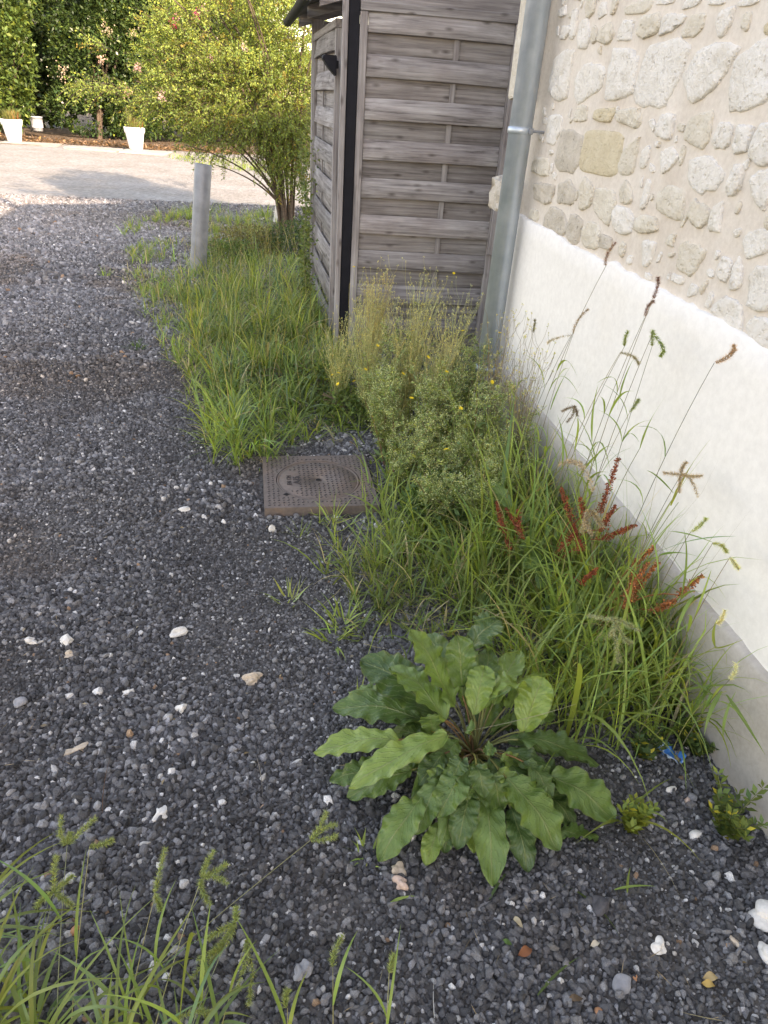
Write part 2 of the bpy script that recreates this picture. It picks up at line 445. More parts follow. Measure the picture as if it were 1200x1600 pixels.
# ------------------------------------------------------------------ loose gravel (instanced crushed stones)
def stone_points():
    P, S, C, I = [], [], [], []
    bands = [(0.25, 2.4, 0.0086, 0.0055), (2.4, 4.2, 0.0104, 0.0062), (4.2, 6.6, 0.0155, 0.0088), (6.6, 12.0, 0.0260, 0.0125)]
    for y0, y1, sp, r in bands:
        xs = np.arange(-4.6, 1.9, sp); ys = np.arange(y0, y1, sp)
        X, Y = np.meshgrid(xs, ys); X = X.ravel() + rng.uniform(-.6, .6, X.size) * sp; Y = Y.ravel() + rng.uniform(-.6, .6, Y.size) * sp
        (px), z = proj(np.stack([X, Y, 0 * X], 1))
        mrg = 130 + 260 / np.maximum(Y, 0.5)
        k = (px[:, 0] > -mrg * 2.2) & (px[:, 0] < 1200 + mrg) & (px[:, 1] < 1600 + mrg) & (X < 1.262)
        k &= ~((X > 0.58) & (Y > 4.75) & (Y < 7.0))
        k &= ~((X > 0.03) & (X < 0.56) & (Y > 2.585) & (Y < 3.085))
        X, Y = X[k], Y[k]; n = len(X)
        sz = r * np.minimum(np.exp(rng.normal(0, 0.36, n)), 2.0) * (0.62 + 0.75 * vnoise(X, Y, 3.1, 8))
        # tones: dark volcanic gravel, greyer and dustier away from the house
        dust = np.clip((Y - 3.2) / 5.0, 0, 1) * np.clip((0.9 - X) / 0.8, 0.25, 1)
        t = np.exp(rng.normal(0, 0.42 - 0.1 * dust)) * (0.128 + 0.090 * dust) * (0.75 + 0.5 * vnoise(X, Y, 1.3, 4))
        c = np.stack([t * 1.0, t * 0.985, t * 0.985], 1)
        u = rng.uniform(0, 1, n)
        lg = u < 0.13 + 0.10 * dust
        c[lg] = (rng.uniform(0.15, 0.34, (lg.sum(), 1)) * np.array([1, 0.985, 0.965]))
        wh = (u > 1 - (0.020 + 0.024 * vnoise(X, Y, 1.9, 6) + 0.012 * dust))
        c[wh] = rng.uniform(0.42, 0.78, (wh.sum(), 1)) * np.array([1.0, 0.97, 0.91])
        sz[wh] *= rng.uniform(0.5, 1.2, wh.sum()) * (1 - 0.25 * dust[wh])
        br = (u > 0.5) & (u < 0.5028)
        c[br] = np.array([0.34, 0.22, 0.14]) * rng.uniform(0.7, 1.3, (br.sum(), 1))
        soilk = np.clip((vnoise(X, Y, 1.6, 9) * .7 + vnoise(X, Y, 7.0, 10) * .3 - 0.60) * 6, 0, 1)
        c = c * (1 - soilk[:, None] * [0.05, 0.14, 0.22]); sz *= 1 - 0.2 * soilk
        keep = ~(rng.uniform(0, 1, n) < 0.2 * soilk)
        zz = gz(X, Y) + rng.uniform(-0.25, 0.42, n) * sz
        P.append(np.stack([X, Y, zz], 1)[keep]); S.append(sz[keep]); C.append(c[keep])
    P = np.concatenate(P); S = np.concatenate(S); C = np.concatenate(C); n = len(P)
    return P, S[:, None] * rng.uniform([0.8, 0.65, 0.5], [1.35, 1.1, 0.9], (n, 3)), C, rng.integers(0, 7, n)

sP, sS, sC, sI = stone_points()
print('gravel stones', len(sP))
gm = bpy.data.meshes.new('gravel')
gm.vertices.add(len(sP)); gm.vertices.foreach_set('co', sP.astype(np.float32).ravel())
for nm, ty, fld, dat in (('scl', 'FLOAT_VECTOR', 'vector', sS), ('rot', 'FLOAT_VECTOR', 'vector', rng.uniform(0, 6.283, (len(sP), 3))),
                         ('scol', 'FLOAT_COLOR', 'color', np.concatenate([sC, np.ones((len(sP), 1))], 1))):
    a = gm.attributes.new(nm, ty, 'POINT'); a.data.foreach_set(fld, dat.astype(np.float32).ravel())
a = gm.attributes.new('pick', 'INT', 'POINT'); a.data.foreach_set('value', sI.astype(np.int32))
m, nt, b = new_mat('crushed_stone')
at = nd(nt, 'ShaderNodeAttribute', attribute_name='scol', attribute_type='INSTANCER')
tcg = nd(nt, 'ShaderNodeTexCoord')
nz = noise(nt, tcg.outputs['Object'], 3.2, 5, 0.75)
nt.links.new(mixc(nt, 1.0, at.outputs['Color'], ramp(nt, nz, [(0.3, (0.55,) * 3), (0.7, (1.45,) * 3)]), 'MULTIPLY'), b.inputs['Base Color'])
bump(nt, b, nz, 0.8, 0.004)
b.inputs['Roughness'].default_value = 0.88; b.inputs['Specular IOR Level'].default_value = 0.2
M['gstone'] = m
gm.materials.append(m)
go = link('gravel', gm, None, None, 'stuff')
go['label'] = 'loose dark grey crushed gravel with scattered pale stones'
ng = bpy.data.node_groups.new('gravel_scatter', 'GeometryNodeTree')
ng.interface.new_socket('Geometry', in_out='INPUT', socket_type='NodeSocketGeometry')
ng.interface.new_socket('Geometry', in_out='OUTPUT', socket_type='NodeSocketGeometry')
gi = ng.nodes.new('NodeGroupInput'); gout = ng.nodes.new('NodeGroupOutput')
iop = ng.nodes.new('GeometryNodeInstanceOnPoints')
jn = ng.nodes.new('GeometryNodeJoinGeometry')
for k in range(7):
    ico = ng.nodes.new('GeometryNodeMeshIcoSphere'); ico.inputs['Radius'].default_value = 1.0; ico.inputs['Subdivisions'].default_value = 2
    sp_ = ng.nodes.new('GeometryNodeSetPosition')
    ntx = ng.nodes.new('ShaderNodeTexNoise'); ntx.noise_dimensions = '4D'; ntx.inputs['W'].default_value = k * 7.31
    ntx.inputs['Scale'].default_value = 2.2; ntx.inputs['Detail'].default_value = 1.0
    sub = ng.nodes.new('ShaderNodeVectorMath'); sub.operation = 'SUBTRACT'; sub.inputs[1].default_value = (0.5, 0.5, 0.5)
    mul = ng.nodes.new('ShaderNodeVectorMath'); mul.operation = 'MULTIPLY'; mul.inputs[1].default_value = (1.9, 1.9, 1.9)
    sm = ng.nodes.new('GeometryNodeSetMaterial'); sm.inputs['Material'].default_value = M['gstone']
    ss = ng.nodes.new('GeometryNodeSetShadeSmooth'); ss.inputs['Shade Smooth'].default_value = False
    g2i = ng.nodes.new('GeometryNodeGeometryToInstance')
    L = ng.links.new
    L(ntx.outputs['Color'], sub.inputs[0]); L(sub.outputs[0], mul.inputs[0]); L(mul.outputs[0], sp_.inputs['Offset'])
    hull = ng.nodes.new('GeometryNodeConvexHull'); L(ico.outputs['Mesh'], sp_.inputs['Geometry']); L(sp_.outputs[0], hull.inputs[0]); L(hull.outputs[0], sm.inputs[0]); L(sm.outputs[0], ss.inputs[0]); L(ss.outputs[0], g2i.inputs[0])
    L(g2i.outputs[0], jn.inputs[0])
def named(nm, ty):
    n = ng.nodes.new('GeometryNodeInputNamedAttribute'); n.data_type = ty; n.inputs['Name'].default_value = nm
    return n.outputs[0]
L(gi.outputs[0], iop.inputs['Points']); L(jn.outputs[0], iop.inputs['Instance'])
iop.inputs['Pick Instance'].default_value = True
L(named('pick', 'INT'), iop.inputs['Instance Index'])
e2r = ng.nodes.new('FunctionNodeEulerToRotation'); L(named('rot', 'FLOAT_VECTOR'), e2r.inputs[0]); L(e2r.outputs[0], iop.inputs['Rotation'])
L(named('scl', 'FLOAT_VECTOR'), iop.inputs['Scale'])
L(iop.outputs[0], gout.inputs[0])
md = go.modifiers.new('scatter', 'NODES'); md.node_group = ng

# larger stones that can be picked out of the gravel
def rock_mesh(name, r, seed, subdiv=2, sq=(1, 1, 0.7), amp=0.45):
    r = r * 0.85
    bm = bmesh.new(); bmesh.ops.create_icosphere(bm, subdivisions=subdiv, radius=1.0)
    rs = np.random.default_rng(seed); ks = rs.normal(0, 2.2, (5, 3)); ph = rs.uniform(0, 6, 5)
    for v in bm.verts:
        c = np.array(v.co); d = 1 + amp * sum(math.sin(ks[i] @ c + ph[i]) for i in range(5)) / 2.5
        v.co = Vector((c[0] * d * sq[0] * r, c[1] * d * sq[1] * r, c[2] * d * sq[2] * r))
    bmesh.ops.convex_hull(bm, input=bm.verts[:]) if False else None
    return bm_mesh(name, bm)
M['rk_white'] = plain_mat('white_stone', (0.66, 0.63, 0.57), 0.85, 0, 0.2, 60, 200, 0.4, 0.002)
M['rk_beige'] = plain_mat('beige_stone', (0.50, 0.41, 0.31), 0.8, 0, 0.25, 50, 200, 0.4, 0.002)
M['rk_pink'] = plain_mat('pinkish_stone', (0.55, 0.40, 0.32), 0.75, 0, 0.3, 50, 200, 0.3, 0.002)
M['rk_grey'] = plain_mat('grey_stone', (0.26, 0.26, 0.265), 0.85, 0, 0.25, 50, 200, 0.4, 0.002)
M['rk_dark'] = plain_mat('dark_stone', (0.075, 0.072, 0.075), 0.9, 0, 0.35, 60, 200, 0.6, 0.003)
M['rk_orange'] = plain_mat('orange_stone', (0.42, 0.20, 0.10), 0.75, 0, 0.25, 50, 200, 0.3, 0.002)
ROCKS = [  # photo x, y, half size px, material, squash, label
    (620, 1362, 12, 'rk_beige', (.9, 1, .8), 'rounded pale tan pebble touching a larger pinkish one below the dock leaves'),
    (627, 1386, 14, 'rk_pink', (1, .85, .8), 'rounded pinkish pebble, lower of the touching pair below the dock leaves'),
    (395, 1061, 14, 'rk_beige', (1.1, .8, .7), 'beige angular stone lying alone on the gravel below the drain cover'),
    (280, 987, 13, 'rk_white', (1.4, .6, .6), 'long cream stone lying flat on open gravel'),
    (105, 1001, 11, 'rk_white', (1, .9, .8), 'cream stone topmost in a short trail of pale stones'),
    (110, 1022, 9, 'rk_beige', (1, .8, .7), 'small beige stone lowest in a short trail of pale stones'),
    (51, 1003, 9, 'rk_white', (.9, 1, .9), 'ribbed whitish shell-like stone near the left edge'),
    (251, 1271, 15, 'rk_white', (.8, 1.1, .5), 'flat white chipped stone on dark gravel above the foreground grass'),
    (117, 1170, 14, 'rk_beige', (1.5, .5, .5), 'elongated beige stone beside a whitish one on the gravel'),
    (30, 1098, 13, 'rk_grey', (1, .9, .7), 'grey stone half sunk in gravel by the left edge'),
    (1190, 1441, 24, 'rk_white', (.8, 1, .6), 'big white stone cut by the right edge of the picture'),
    (1196, 1494, 19, 'rk_white', (.8, 1, .6), 'smaller white stone under the big one at the right edge'),
    (1027, 1483, 13, 'rk_white', (1.1, .9, .7), 'pitted cream stone on the gravel in front of the wall'),
    (472, 1525, 16, 'rk_grey', (.9, 1.1, .8), 'light grey jagged stone near the bottom seed stalks'),
    (975, 1538, 14, 'rk_grey', (1.2, .9, .7), 'pale grey stone with an orange pebble at its side'),
    (993, 1531, 6, 'rk_orange', (1, 1, .8), 'little orange pebble touching a pale grey stone'),
    (935, 1420, 15, 'rk_dark', (1, 1, .8), 'rough dark volcanic lump bigger than the gravel round it'),
    (1087, 1306, 10, 'rk_white', (1.1, .7, .6), 'bright white stone beside the leafy seedling by the wall'),
    (1077, 1249, 11, 'rk_grey', (1.2, .7, .6), 'grey slate-like stone lying next to a brownish one by the wall'),
    (1073, 1256, 7, 'rk_pink', (1, .8, .7), 'brownish stone tucked against a grey slate-like stone'),
    (1046, 1237, 8, 'rk_white', (1.4, .6, .5), 'whitish flat stone between the two leafy seedlings'),
    (1146, 1478, 9, 'rk_beige', (.8, 1.1, .7), 'tan oval stone near the right edge below the wall'),
    (115, 1455, 10, 'rk_orange', (.9, 1, .6), 'orange brown stone among the foreground grass'),
    (935, 1585, 8, 'rk_orange', (1, 1, .7), 'small brick red stone at the bottom edge'),
    (282, 1108, 10, 'rk_white', (1, .8, .8), 'white knobbly stone in the middle of the open gravel'),
    (200, 1080, 9, 'rk_white', (1, .7, .6), 'pale cream chip in the middle of the open gravel'),
    (290, 800, 8, 'rk_white', (1.2, .8, .7), 'white stone on gravel to the left of the drain cover'),
    (425, 828, 8, 'rk_white', (1, .8, .9), 'white stone just in front of the drain cover corner'),
    (345, 383, 10, 'rk_grey', (1.1, .8, .8), 'pale grey rubble stone at the foot of the steel post'),
]
for k, (px, py, hs, mt, sq, lb) in enumerate(ROCKS):
    p = at_z(px, py); sc = (p - cC) @ cF / FPX
    r = hs * sc
    o = link('stone', rock_mesh('stone', r, 100 + k, 3 if hs > 11 else 2, sq), M[mt])
    o.location = (p[0], p[1], float(gz(p[0], p[1])) + r * sq[2] * 0.55); o.rotation_euler = (0, 0, rng.uniform(0, 0.6))
    tag(o, lb, 'stone')

# ------------------------------------------------------------------ stone house on the right
XW = 1.285          # outer face of the mortar
HY0, HY1, HX1, EAVE, RIDGE = -16.0, 3.62, 8.3, 3.83, 4.43
house = thing('stone_house', 'stone house with cream rubble wall above a white rendered band', 'house', (XW, HY1, 0))
def loc_h(p): return (p[0] - XW, p[1] - HY1, p[2])
bm = bmesh.new()
pr = [(XW, 0), (HX1, 0), (HX1, EAVE), ((XW + HX1) / 2, RIDGE), (XW, EAVE)]
a = [bm.verts.new(loc_h((x, HY0, z))) for x, z in pr]; c = [bm.verts.new(loc_h((x, HY1, z))) for x, z in pr]
bm.faces.new(a); bm.faces.new(c[::-1])
for i in range(5): bm.faces.new((a[(i + 1) % 5], a[i], c[i], c[(i + 1) % 5]))
wall = link('wall', bm_mesh('wall', bm), M['mortar'], house)
def roof_side(sgn):
    bm = bmesh.new(); xm = (XW + HX1) / 2; sl = (RIDGE - EAVE) / (xm - XW); ov = 0.12
    xe = XW - ov if sgn < 0 else HX1 + ov
    for y0, y1 in ((HY0 - .1, HY1 + .1),):
        vs = []
        for dz in (0.03, 0.13):
            for (x, y) in ((xe, y0), (xe, y1), (xm, y1), (xm, y0)):
                z = RIDGE - abs(x - xm) * sl + dz
                vs.append(bm.verts.new(loc_h((x, y, z))))
        for f in ((0, 1, 2, 3), (4, 7, 6, 5), (0, 4, 5, 1), (1, 5, 6, 2), (2, 6, 7, 3), (3, 7, 4, 0)): bm.faces.new([vs[t] for t in f])
    return bm
for s in (-1, 1): link('roof', bm_mesh('roof', roof_side(s)), M['tileroof'], house)

def plinth_top(y): return 0.353 + 0.030 * (y - 1.1)
def band_top(y): return 1.07 + 0.023 * (y - 1.5)
def wall_sheet(name, y0, y1, zb, zt, x_out, mat, rag=0.006, ny=150, nz=10, thick=0.02, bot=None):
    """thin coat on the wall: front face with slightly ragged top, rounded top edge turning back into the wall"""
    ys = np.linspace(y0, y1, ny)
    V = []
    for yv in ys:
        t = zt(yv) + rag * (2 * vnoise(yv, 0.3, 9, 2) - 1) + rag * 0.6 * (2 * vnoise(yv, 0.9, 31, 5) - 1); bz = zb(yv)
        for k in range(nz):
            z = bz + (t - bz) * k / (nz - 1)
            V.append((x_out + 0.004 * (vnoise(yv, z, 2.5, 7) - 0.5), yv, z))
        V.append((x_out + thick * 0.35, yv, t + thick * 0.45)); V.append((x_out + thick * 1.4, yv, t + thick * 0.6))
    V = np.array(V); m_ = nz + 2
    i, j = np.meshgrid(np.arange(m_ - 1), np.arange(ny - 1)); q = (j * m_ + i).ravel()
    F = np.stack([q, q + 1, q + m_ + 1, q + m_], 1)
    # end cap at the far corner
    V = V - np.array([XW, HY1, 0])
    o = link(name, np_mesh(name, V, F, smooth=True), mat, house)
    return o
band = wall_sheet('render_band', -2.0, HY1 - 0.004, lambda y: plinth_top(y) - 0.02, band_top, XW - 0.018, M['render'], 0.010, 320, 12, 0.02)
band['label'] = 'smooth white rendered band between the plinth and the rubble'
pl = wall_sheet('plinth', -2.0, HY1 - 0.006, lambda y: -0.06, plinth_top, XW - 0.040, M['concrete'], 0.006, 320, 8, 0.024)
pl['label'] = 'bare grey concrete plinth at the foot of the wall'

# stones of the wall: centre, size in the photo crop (x0=780, 2.857 px per px), tilt, tone
ST = [(265,340,95,220,8,'w'),(385,365,115,190,10,'w'),(535,325,125,250,5,'w'),(705,330,205,290,3,'w'),(930,335,200,300,0,'w'),(1125,350,225,320,0,'w'),
(275,60,32,60,10,'w'),(285,145,40,62,0,'w'),(325,110,26,165,18,'w'),(372,150,50,150,10,'w'),(400,32,40,90,10,'c'),(452,45,40,70,10,'w'),(470,150,70,100,0,'c'),
(555,135,68,95,0,'w'),(612,32,112,66,0,'c'),(665,112,100,118,10,'c'),(760,118,105,130,5,'w'),(735,3,82,36,0,'w'),(880,112,125,116,0,'c'),(993,98,65,140,0,'w'),
(850,10,80,50,0,'w'),(962,5,72,34,0,'w'),(1092,95,36,90,0,'c'),(1200,115,50,95,0,'y'),(1100,8,90,40,0,'w'),
(455,515,85,72,0,'y'),(355,512,60,82,0,'c'),(575,520,108,88,0,'c'),(235,575,62,148,5,'w'),(302,672,104,206,0,'g'),(440,682,164,190,2,'Y'),(568,688,78,170,8,'c'),
(640,705,35,110,5,'w'),(735,560,75,122,0,'w'),(880,575,115,148,0,'c'),(990,605,85,126,5,'w'),(1078,620,76,130,0,'w'),(1168,645,100,188,0,'w'),
(740,718,70,130,-5,'w'),(806,690,24,86,10,'c'),(905,770,155,168,0,'w'),(1045,805,55,148,0,'w'),(1158,848,105,188,0,'w'),
(190,852,90,95,0,'g'),(290,862,76,128,0,'g'),(380,870,54,148,0,'c'),(458,915,84,186,0,'c'),(562,862,62,92,0,'c'),(645,872,24,148,10,'w'),(540,985,94,138,-5,'w'),
(646,1006,95,88,0,'c'),(755,915,118,168,0,'c'),(885,950,84,138,-10,'c'),(962,970,58,130,20,'w'),(755,1062,42,70,0,'c'),(647,1130,60,128,0,'w'),(245,990,108,98,0,'g'),
(326,1022,64,128,0,'g'),(405,1050,86,116,0,'c'),(840,1155,114,158,-5,'c'),(786,1246,50,40,0,'w'),(1000,1200,58,118,15,'w'),(1056,1218,52,156,15,'w'),
(1142,1090,128,146,0,'w'),(1162,1290,128,214,0,'w'),(1015,1400,128,136,-10,'w'),(1162,1490,128,128,-10,'w'),(655,1234,32,28,0,'w'),(150,960,40,56,0,'c'),
(178,742,78,88,0,'c'),(470,1082,52,70,0,'g'),(575,1160,24,40,0,'w'),(1090,730,30,60,0,'w'),(1190,990,30,70,0,'c'),(700,640,16,40,8,'w'),(505,30,26,70,8,'c'),(420,150,26,74,10,'c')]
wall_fp = []
def wall_stone(cy, cz, w, h, tilt, tone, seed):
    rs = np.random.default_rng(seed); n = 30
    flat = tone == 'Y'
    ang = np.linspace(0, 2 * np.pi, n, endpoint=False)
    pw = 0.34 if flat else rs.uniform(0.5, 0.85)          # superellipse: squarish outlines
    ex = np.sign(np.cos(ang)) * np.abs(np.cos(ang)) ** pw; ey = np.sign(np.sin(ang)) * np.abs(np.sin(ang)) ** pw
    jit = 1 + rs.normal(0, 0.015 if flat else 0.035, n)
    if not flat:
        for f_, a_ in ((2, .10), (3, .08), (5, .06), (7, .045), (9, .03)): jit *= 1 + a_ * np.sin(ang * f_ + rs.uniform(0, 6.28)) * rs.uniform(.4, 1)
    U = ex * w / 2 * jit; Z = ey * h / 2 * jit
    if not flat:                                          # broken, straight-edged outline
        kc = int(rs.integers(7, 11)); ci = np.sort(rs.choice(n, kc, replace=False)); cx = np.append(ci, ci[0] + n)
        tt = np.arange(n); tt = np.where(tt < ci[0], tt + n, tt)
        U2 = np.interp(tt, cx, np.append(U[ci], U[ci[0]])); Z2 = np.interp(tt, cx, np.append(Z[ci], Z[ci[0]]))
        U = U * .3 + U2 * .7 + rs.normal(0, .014, n) * min(w, h, .12); Z = Z * .3 + Z2 * .7 + rs.normal(0, .014, n) * min(w, h, .12)
    ct, st_ = math.cos(tilt), math.sin(tilt)
    U, Z = U * ct - Z * st_, U * st_ + Z * ct
    depth = (0.005 if flat else rs.uniform(0.005, 0.0105)) * min(1.0, 0.4 + min(w, h) / 0.10)
    prof_ = ((1.02, -0.5), (0.985, 0.35), (0.93, 0.75), (0.80, 0.9), (0.62, 1.0), (0.42, 1.0), (0.2, 1.0)); rings = len(prof_)
    o1, o2 = rs.uniform(0, 50, 2)
    V = []
    for k, (rr, hh) in enumerate(prof_):
        for i in range(n):
            y_, z_ = -U[i] * rr, Z[i] * rr
            rough = 0.0 if k == 0 or flat else 0.8 * (float(vnoise(y_ + o1, z_ + o2, 38, 1)) - .5) + 0.5 * (float(vnoise(y_ + o1, z_ + o2, 80, 2)) - .5)
            V.append((-depth * (hh + rough), y_, z_))
    V.append((-depth * 1.0, 0, 0)); V = np.array(V)
    bm = bmesh.new(); bv = [bm.verts.new(v) for v in V]
    for k in range(rings - 1):
        for i in range(n):
            j = (i + 1) % n
            bm.faces.new((bv[k * n + i], bv[k * n + j], bv[(k + 1) * n + j], bv[(k + 1) * n + i]))
    for i in range(n): bm.faces.new((bv[(rings - 1) * n + i], bv[(rings - 1) * n + (i + 1) % n], bv[-1]))
    me = bm_mesh('stone', bm, True)
    o = link('stone', me, M['st_' + tone.lower()], wall)
    o.location = (-0.002, cy - HY1, cz)
    wall_fp.append((cy, cz, max(w, h) * 0.6, w, h))
    return o
def crop_wall(zx, zy): return at_x(780 + zx / 2.857, zy / 2.857, XW - 0.01)
for k, (zx, zy, w, h, ti, tn) in enumerate(ST):
    c0 = crop_wall(zx, zy)
    px_, py_ = 780 + zx / 2.857, zy / 2.857
    sh = (py_ - 138.5) / (px_ - 373); sv = (px_ - 460) / (2677 - py_)     # how level and upright lines run there
    ax = crop_wall(zx + w / 2, zy + w / 2 * sh) - crop_wall(zx - w / 2, zy - w / 2 * sh)
    up = crop_wall(zx + sv * h / 2, zy - h / 2) - crop_wall(zx - sv * h / 2, zy + h / 2)
    wall_stone(c0[1], c0[2], abs(ax[1]) * 1.04, up[2] * 1.02, R_(ti) * 0.4, tn, 400 + k)
# small filler stones and chips between the big ones
tries = 0; filler = 0
while tries < 4000 and filler < 85:
    tries += 1
    y = rng.uniform(0.9, 3.3); z = rng.uniform(1.1, 2.2)
    (p,), _ = proj(np.array([[XW, y, z]]))
    if not (830 < p[0] < 1210 and -10 < p[1]): continue
    w, h = rng.uniform(0.014, 0.05), rng.uniform(0.018, 0.055); r = max(w, h) * 0.55
    if z - r < band_top(y) + 0.012 or any(abs(y - a) < w * .5 + e_ * .5 + .004 and abs(z - c) < h * .5 + f_ * .5 + .004 for a, c, d, e_, f_ in wall_fp): continue
    wall_stone(y, z, w, h, rng.normal(0, 0.3), 'wwwc'[rng.integers(0, 4)], 2000 + tries); filler += 1
# the wall goes on beyond the picture
tries = 0; extra = 0
while tries < 900 and extra < 75:
    tries += 1
    y = rng.uniform(0.5, 3.4); z = rng.uniform(1.12, 2.75)
    (p,), _ = proj(np.array([[XW, y, z]]))
    if -10 < p[0] < 1215 and p[1] > -18: continue
    w, h = rng.uniform(0.06, 0.17), rng.uniform(0.07, 0.17); r = max(w, h) * 0.6
    if z - r < band_top(y) + 0.02 or any(math.hypot(y - a, z - c) < (r + d) * 0.92 for a, c, d, _w, _h in wall_fp): continue
    wall_stone(y, z, w, h, rng.normal(0, 0.1), 'wwwc'[rng.integers(0, 4)], 900 + tries); extra += 1
# quoin blocks standing proud at the corner
def quoin(lo, hi, mat, seed, amp):
    bm = bmesh.new(); bm_box(bm, lo, hi, 0.012, 2)
    bmesh.ops.subdivide_edges(bm, edges=[e for e in bm.edges if e.calc_length() > 0.05], cuts=3, use_grid_fill=True)
    rs = np.random.default_rng(seed)
    for v in bm.verts: v.co += Vector(rs.normal(0, amp, 3))
    o = link('quoin', bm_mesh('quoin', bm), mat, wall)
    return o
quoin((-0.055, -0.20, 1.59), (0.2, 0.035, 2.02), M['st_c'], 1, 0.0025)
quoin((-0.075, -0.19, 1.115), (0.2, 0.045, 1.265), M['st_g'], 2, 0.006)
quoin((-0.03, -0.16, 1.30), (0.2, 0.012, 1.57), M['st_y'], 3, 0.003)
quoin((-0.05, -0.20, 2.05), (0.2, 0.03, 2.5), M['st_w'], 4, 0.003)

# ------------------------------------------------------------------ zinc downpipe
PX, PY = 1.198, 3.325
dp = thing('downpipe', 'zinc rainwater downpipe fixed to the corner of the stone wall', 'downpipe', (PX, PY, 0))
r0 = 0.050
def seam(z): return [(r0, z - .012), (r0 + .006, z - .010), (r0 + .0075, z), (r0 + .006, z + .010), (r0, z + .012)]
prof = [(0.044, 0.16), (0.044, 0.425), (0.047, 0.44)] 
lathe('pipe_foot', [(0.040, 0.02), (0.044, 0.05), (0.044, 0.40)], M['zinc'], dp)
lathe('pipe', [(0.046, 0.372), (r0, 0.374), (r0, 4.6)], M['zinc'], dp)
lathe('joint_ring', [(r0 + .0005, 0.385), (r0 + .006, 0.387), (r0 + .007, 0.40), (r0 + .006, 0.413), (r0 + .0005, 0.415)], M['zinc'], dp)
br = lathe('bracket', [(r0 + .0005, 1.458), (r0 + .005, 1.46), (r0 + .006, 1.472), (r0 + .005, 1.484), (r0 + .0005, 1.486)], M['zinc'], dp)
acc = Acc(); V, F = tube_np([(0.03, -0.045, 1.472), (0.055, -0.058, 1.472), (0.13, -0.058, 1.472)], 0.005, 8); acc.add(V, F, (0.3, 0.3, 0.3))
link('rod', acc.mesh('rod', True), M['galva'], br)
bm = bmesh.new()
bm_box(bm, (0.018, -0.068, 1.461), (0.036, -0.046, 1.483), 0.002)
link('screw_lug', bm_mesh('screw_lug', bm), M['galva'], br)

# ------------------------------------------------------------------ wooden lean-to shed
SH = (0.667, 4.723)
shed = thing('wooden_shed', 'weathered grey wooden shed of overlapping slatted panels at the house corner', 'shed', (SH[0], SH[1], 0))
def slat_mesh(w, h, bow, th=0.012, n=8):
    """slat along local X (0..w), bent by bow towards -Y in the middle"""
    V, F = [], []
    for i in range(n + 1):
        t = i / n; y = -bow * math.sin(math.pi * t) ** 0.8 if 0 < t < 1 else 0
        for (dy, z) in ((0, 0.002), (0, h - 0.002), (0.002, h), (th, h), (th, 0), (0.002, 0)):
            V.append((t * w - w / 2, y + dy, z - h / 2))
    k = 6
    for i in range(n):
        for j in range(k): F.append((i * k + j, i * k + (j + 1) % k, (i + 1) * k + (j + 1) % k, (i + 1) * k + j))
    return np_mesh('board', np.array(V), np.array(F))
def panel(name, label, origin, rz, W, z0, z1, stile, first, period, hf, hr, rows, batten_t):
    p = bpy.data.objects.new(name, None); COL.objects.link(p); p.parent = shed
    p.location = (origin[0] - SH[0], origin[1] - SH[1], 0); p.rotation_euler = (0, 0, rz)
    p['label'] = label
    box('stile', (0, -0.022, z0), (stile, 0.022, z1), M['wood_v'], p)
    box('stile', (W - stile, -0.022, z0), (W, 0.022, z1), M['wood_v'], p)
    o = box('rail', (0, -0.026, z1 + 0.002), (W, 0.024, z1 + 0.047), M['wood'], p)
    wi = W - 2 * stile - 0.004
    front = slat_mesh(wi, hf, 0.015); back = slat_mesh(wi, hr, -0.004)
    for k in range(rows):
        zb = first - k * period
        o = link('board', front, M['wood'], p); o.location = (W / 2, -0.010 + rng.normal(0, .0015), zb + hf / 2); o.rotation_euler = (-0.15 + rng.normal(0, .015), rng.normal(0, .003), 0)
        o = link('board', back, M['wood'], p); o.location = (W / 2, 0.004, zb - hr / 2 + 0.022); o.rotation_euler = (0.0, rng.normal(0, .003), 0)
    o = box('batten', (W * batten_t - 0.016, -0.012, z0 + 0.02), (W * batten_t + 0.016, -0.002, z1 - 0.002), M['wood_v'], p, 0.001)
    return p
# vertical grain variant
mv = M['wood'].copy(); mv.name = 'weathered_wood_upright'
for n_ in mv.node_tree.nodes:
    if n_.type == 'MAPPING':
        s = n_.inputs['Scale'].default_value
        n_.inputs['Scale'].default_value = (s[1], s[1], s[0])
M['wood_v'] = mv
FR = -R_(4.0)
fd = np.array([math.cos(FR), math.sin(FR)])
panel('front_panel', 'front slatted panel facing the yard', (SH[0] + 0.010, SH[1]), FR, 0.93, 0.06, 1.965, 0.044, 1.868, 0.2125, 0.112, 0.128, 9, 0.60)
def post_at(name, a0, a1, d0, d1, z0, z1, mat):
    """upright along the front line: a = distance along it, d = depth behind it"""
    o = box(name, (a0, d0, z0), (a1, d1, z1), mat, shed, 0.003)
    o.rotation_euler = (0, 0, FR)
    return o
post_at('corner_post', -0.088, -0.056, -0.03, 0.045, 0.0, 2.6, M['wood_v'])
o = post_at('steel_post', -0.053, 0.007, -0.02, 0.045, 0.0, 2.62, M['black']); o['label'] = 'black steel post strip at the corner'
post_at('wall_post', 0.945, 1.03, 0.0, 0.07, 0.0, 2.6, M['wood_v'])
post_at('wall_post', 0.90, 0.955, -0.055, -0.03, 0.72, 1.60, M['wood_v'])
for k in range(10):
    o = box('infill_board', (1.034, 0.02, 0.06 + k * 0.2125), (2.4, 0.034, 0.06 + k * 0.2125 + 0.208), M['wood'], shed, 0.002); o.rotation_euler = (0, 0, FR)
SIDE_X = 0.602
panel('side_panel', 'side slatted panel beside the shrub', (SIDE_X, 6.50), -R_(90), 1.47, 0.08, 1.90, 0.044, 1.79, 0.2125, 0.112, 0.128, 9, 0.45)
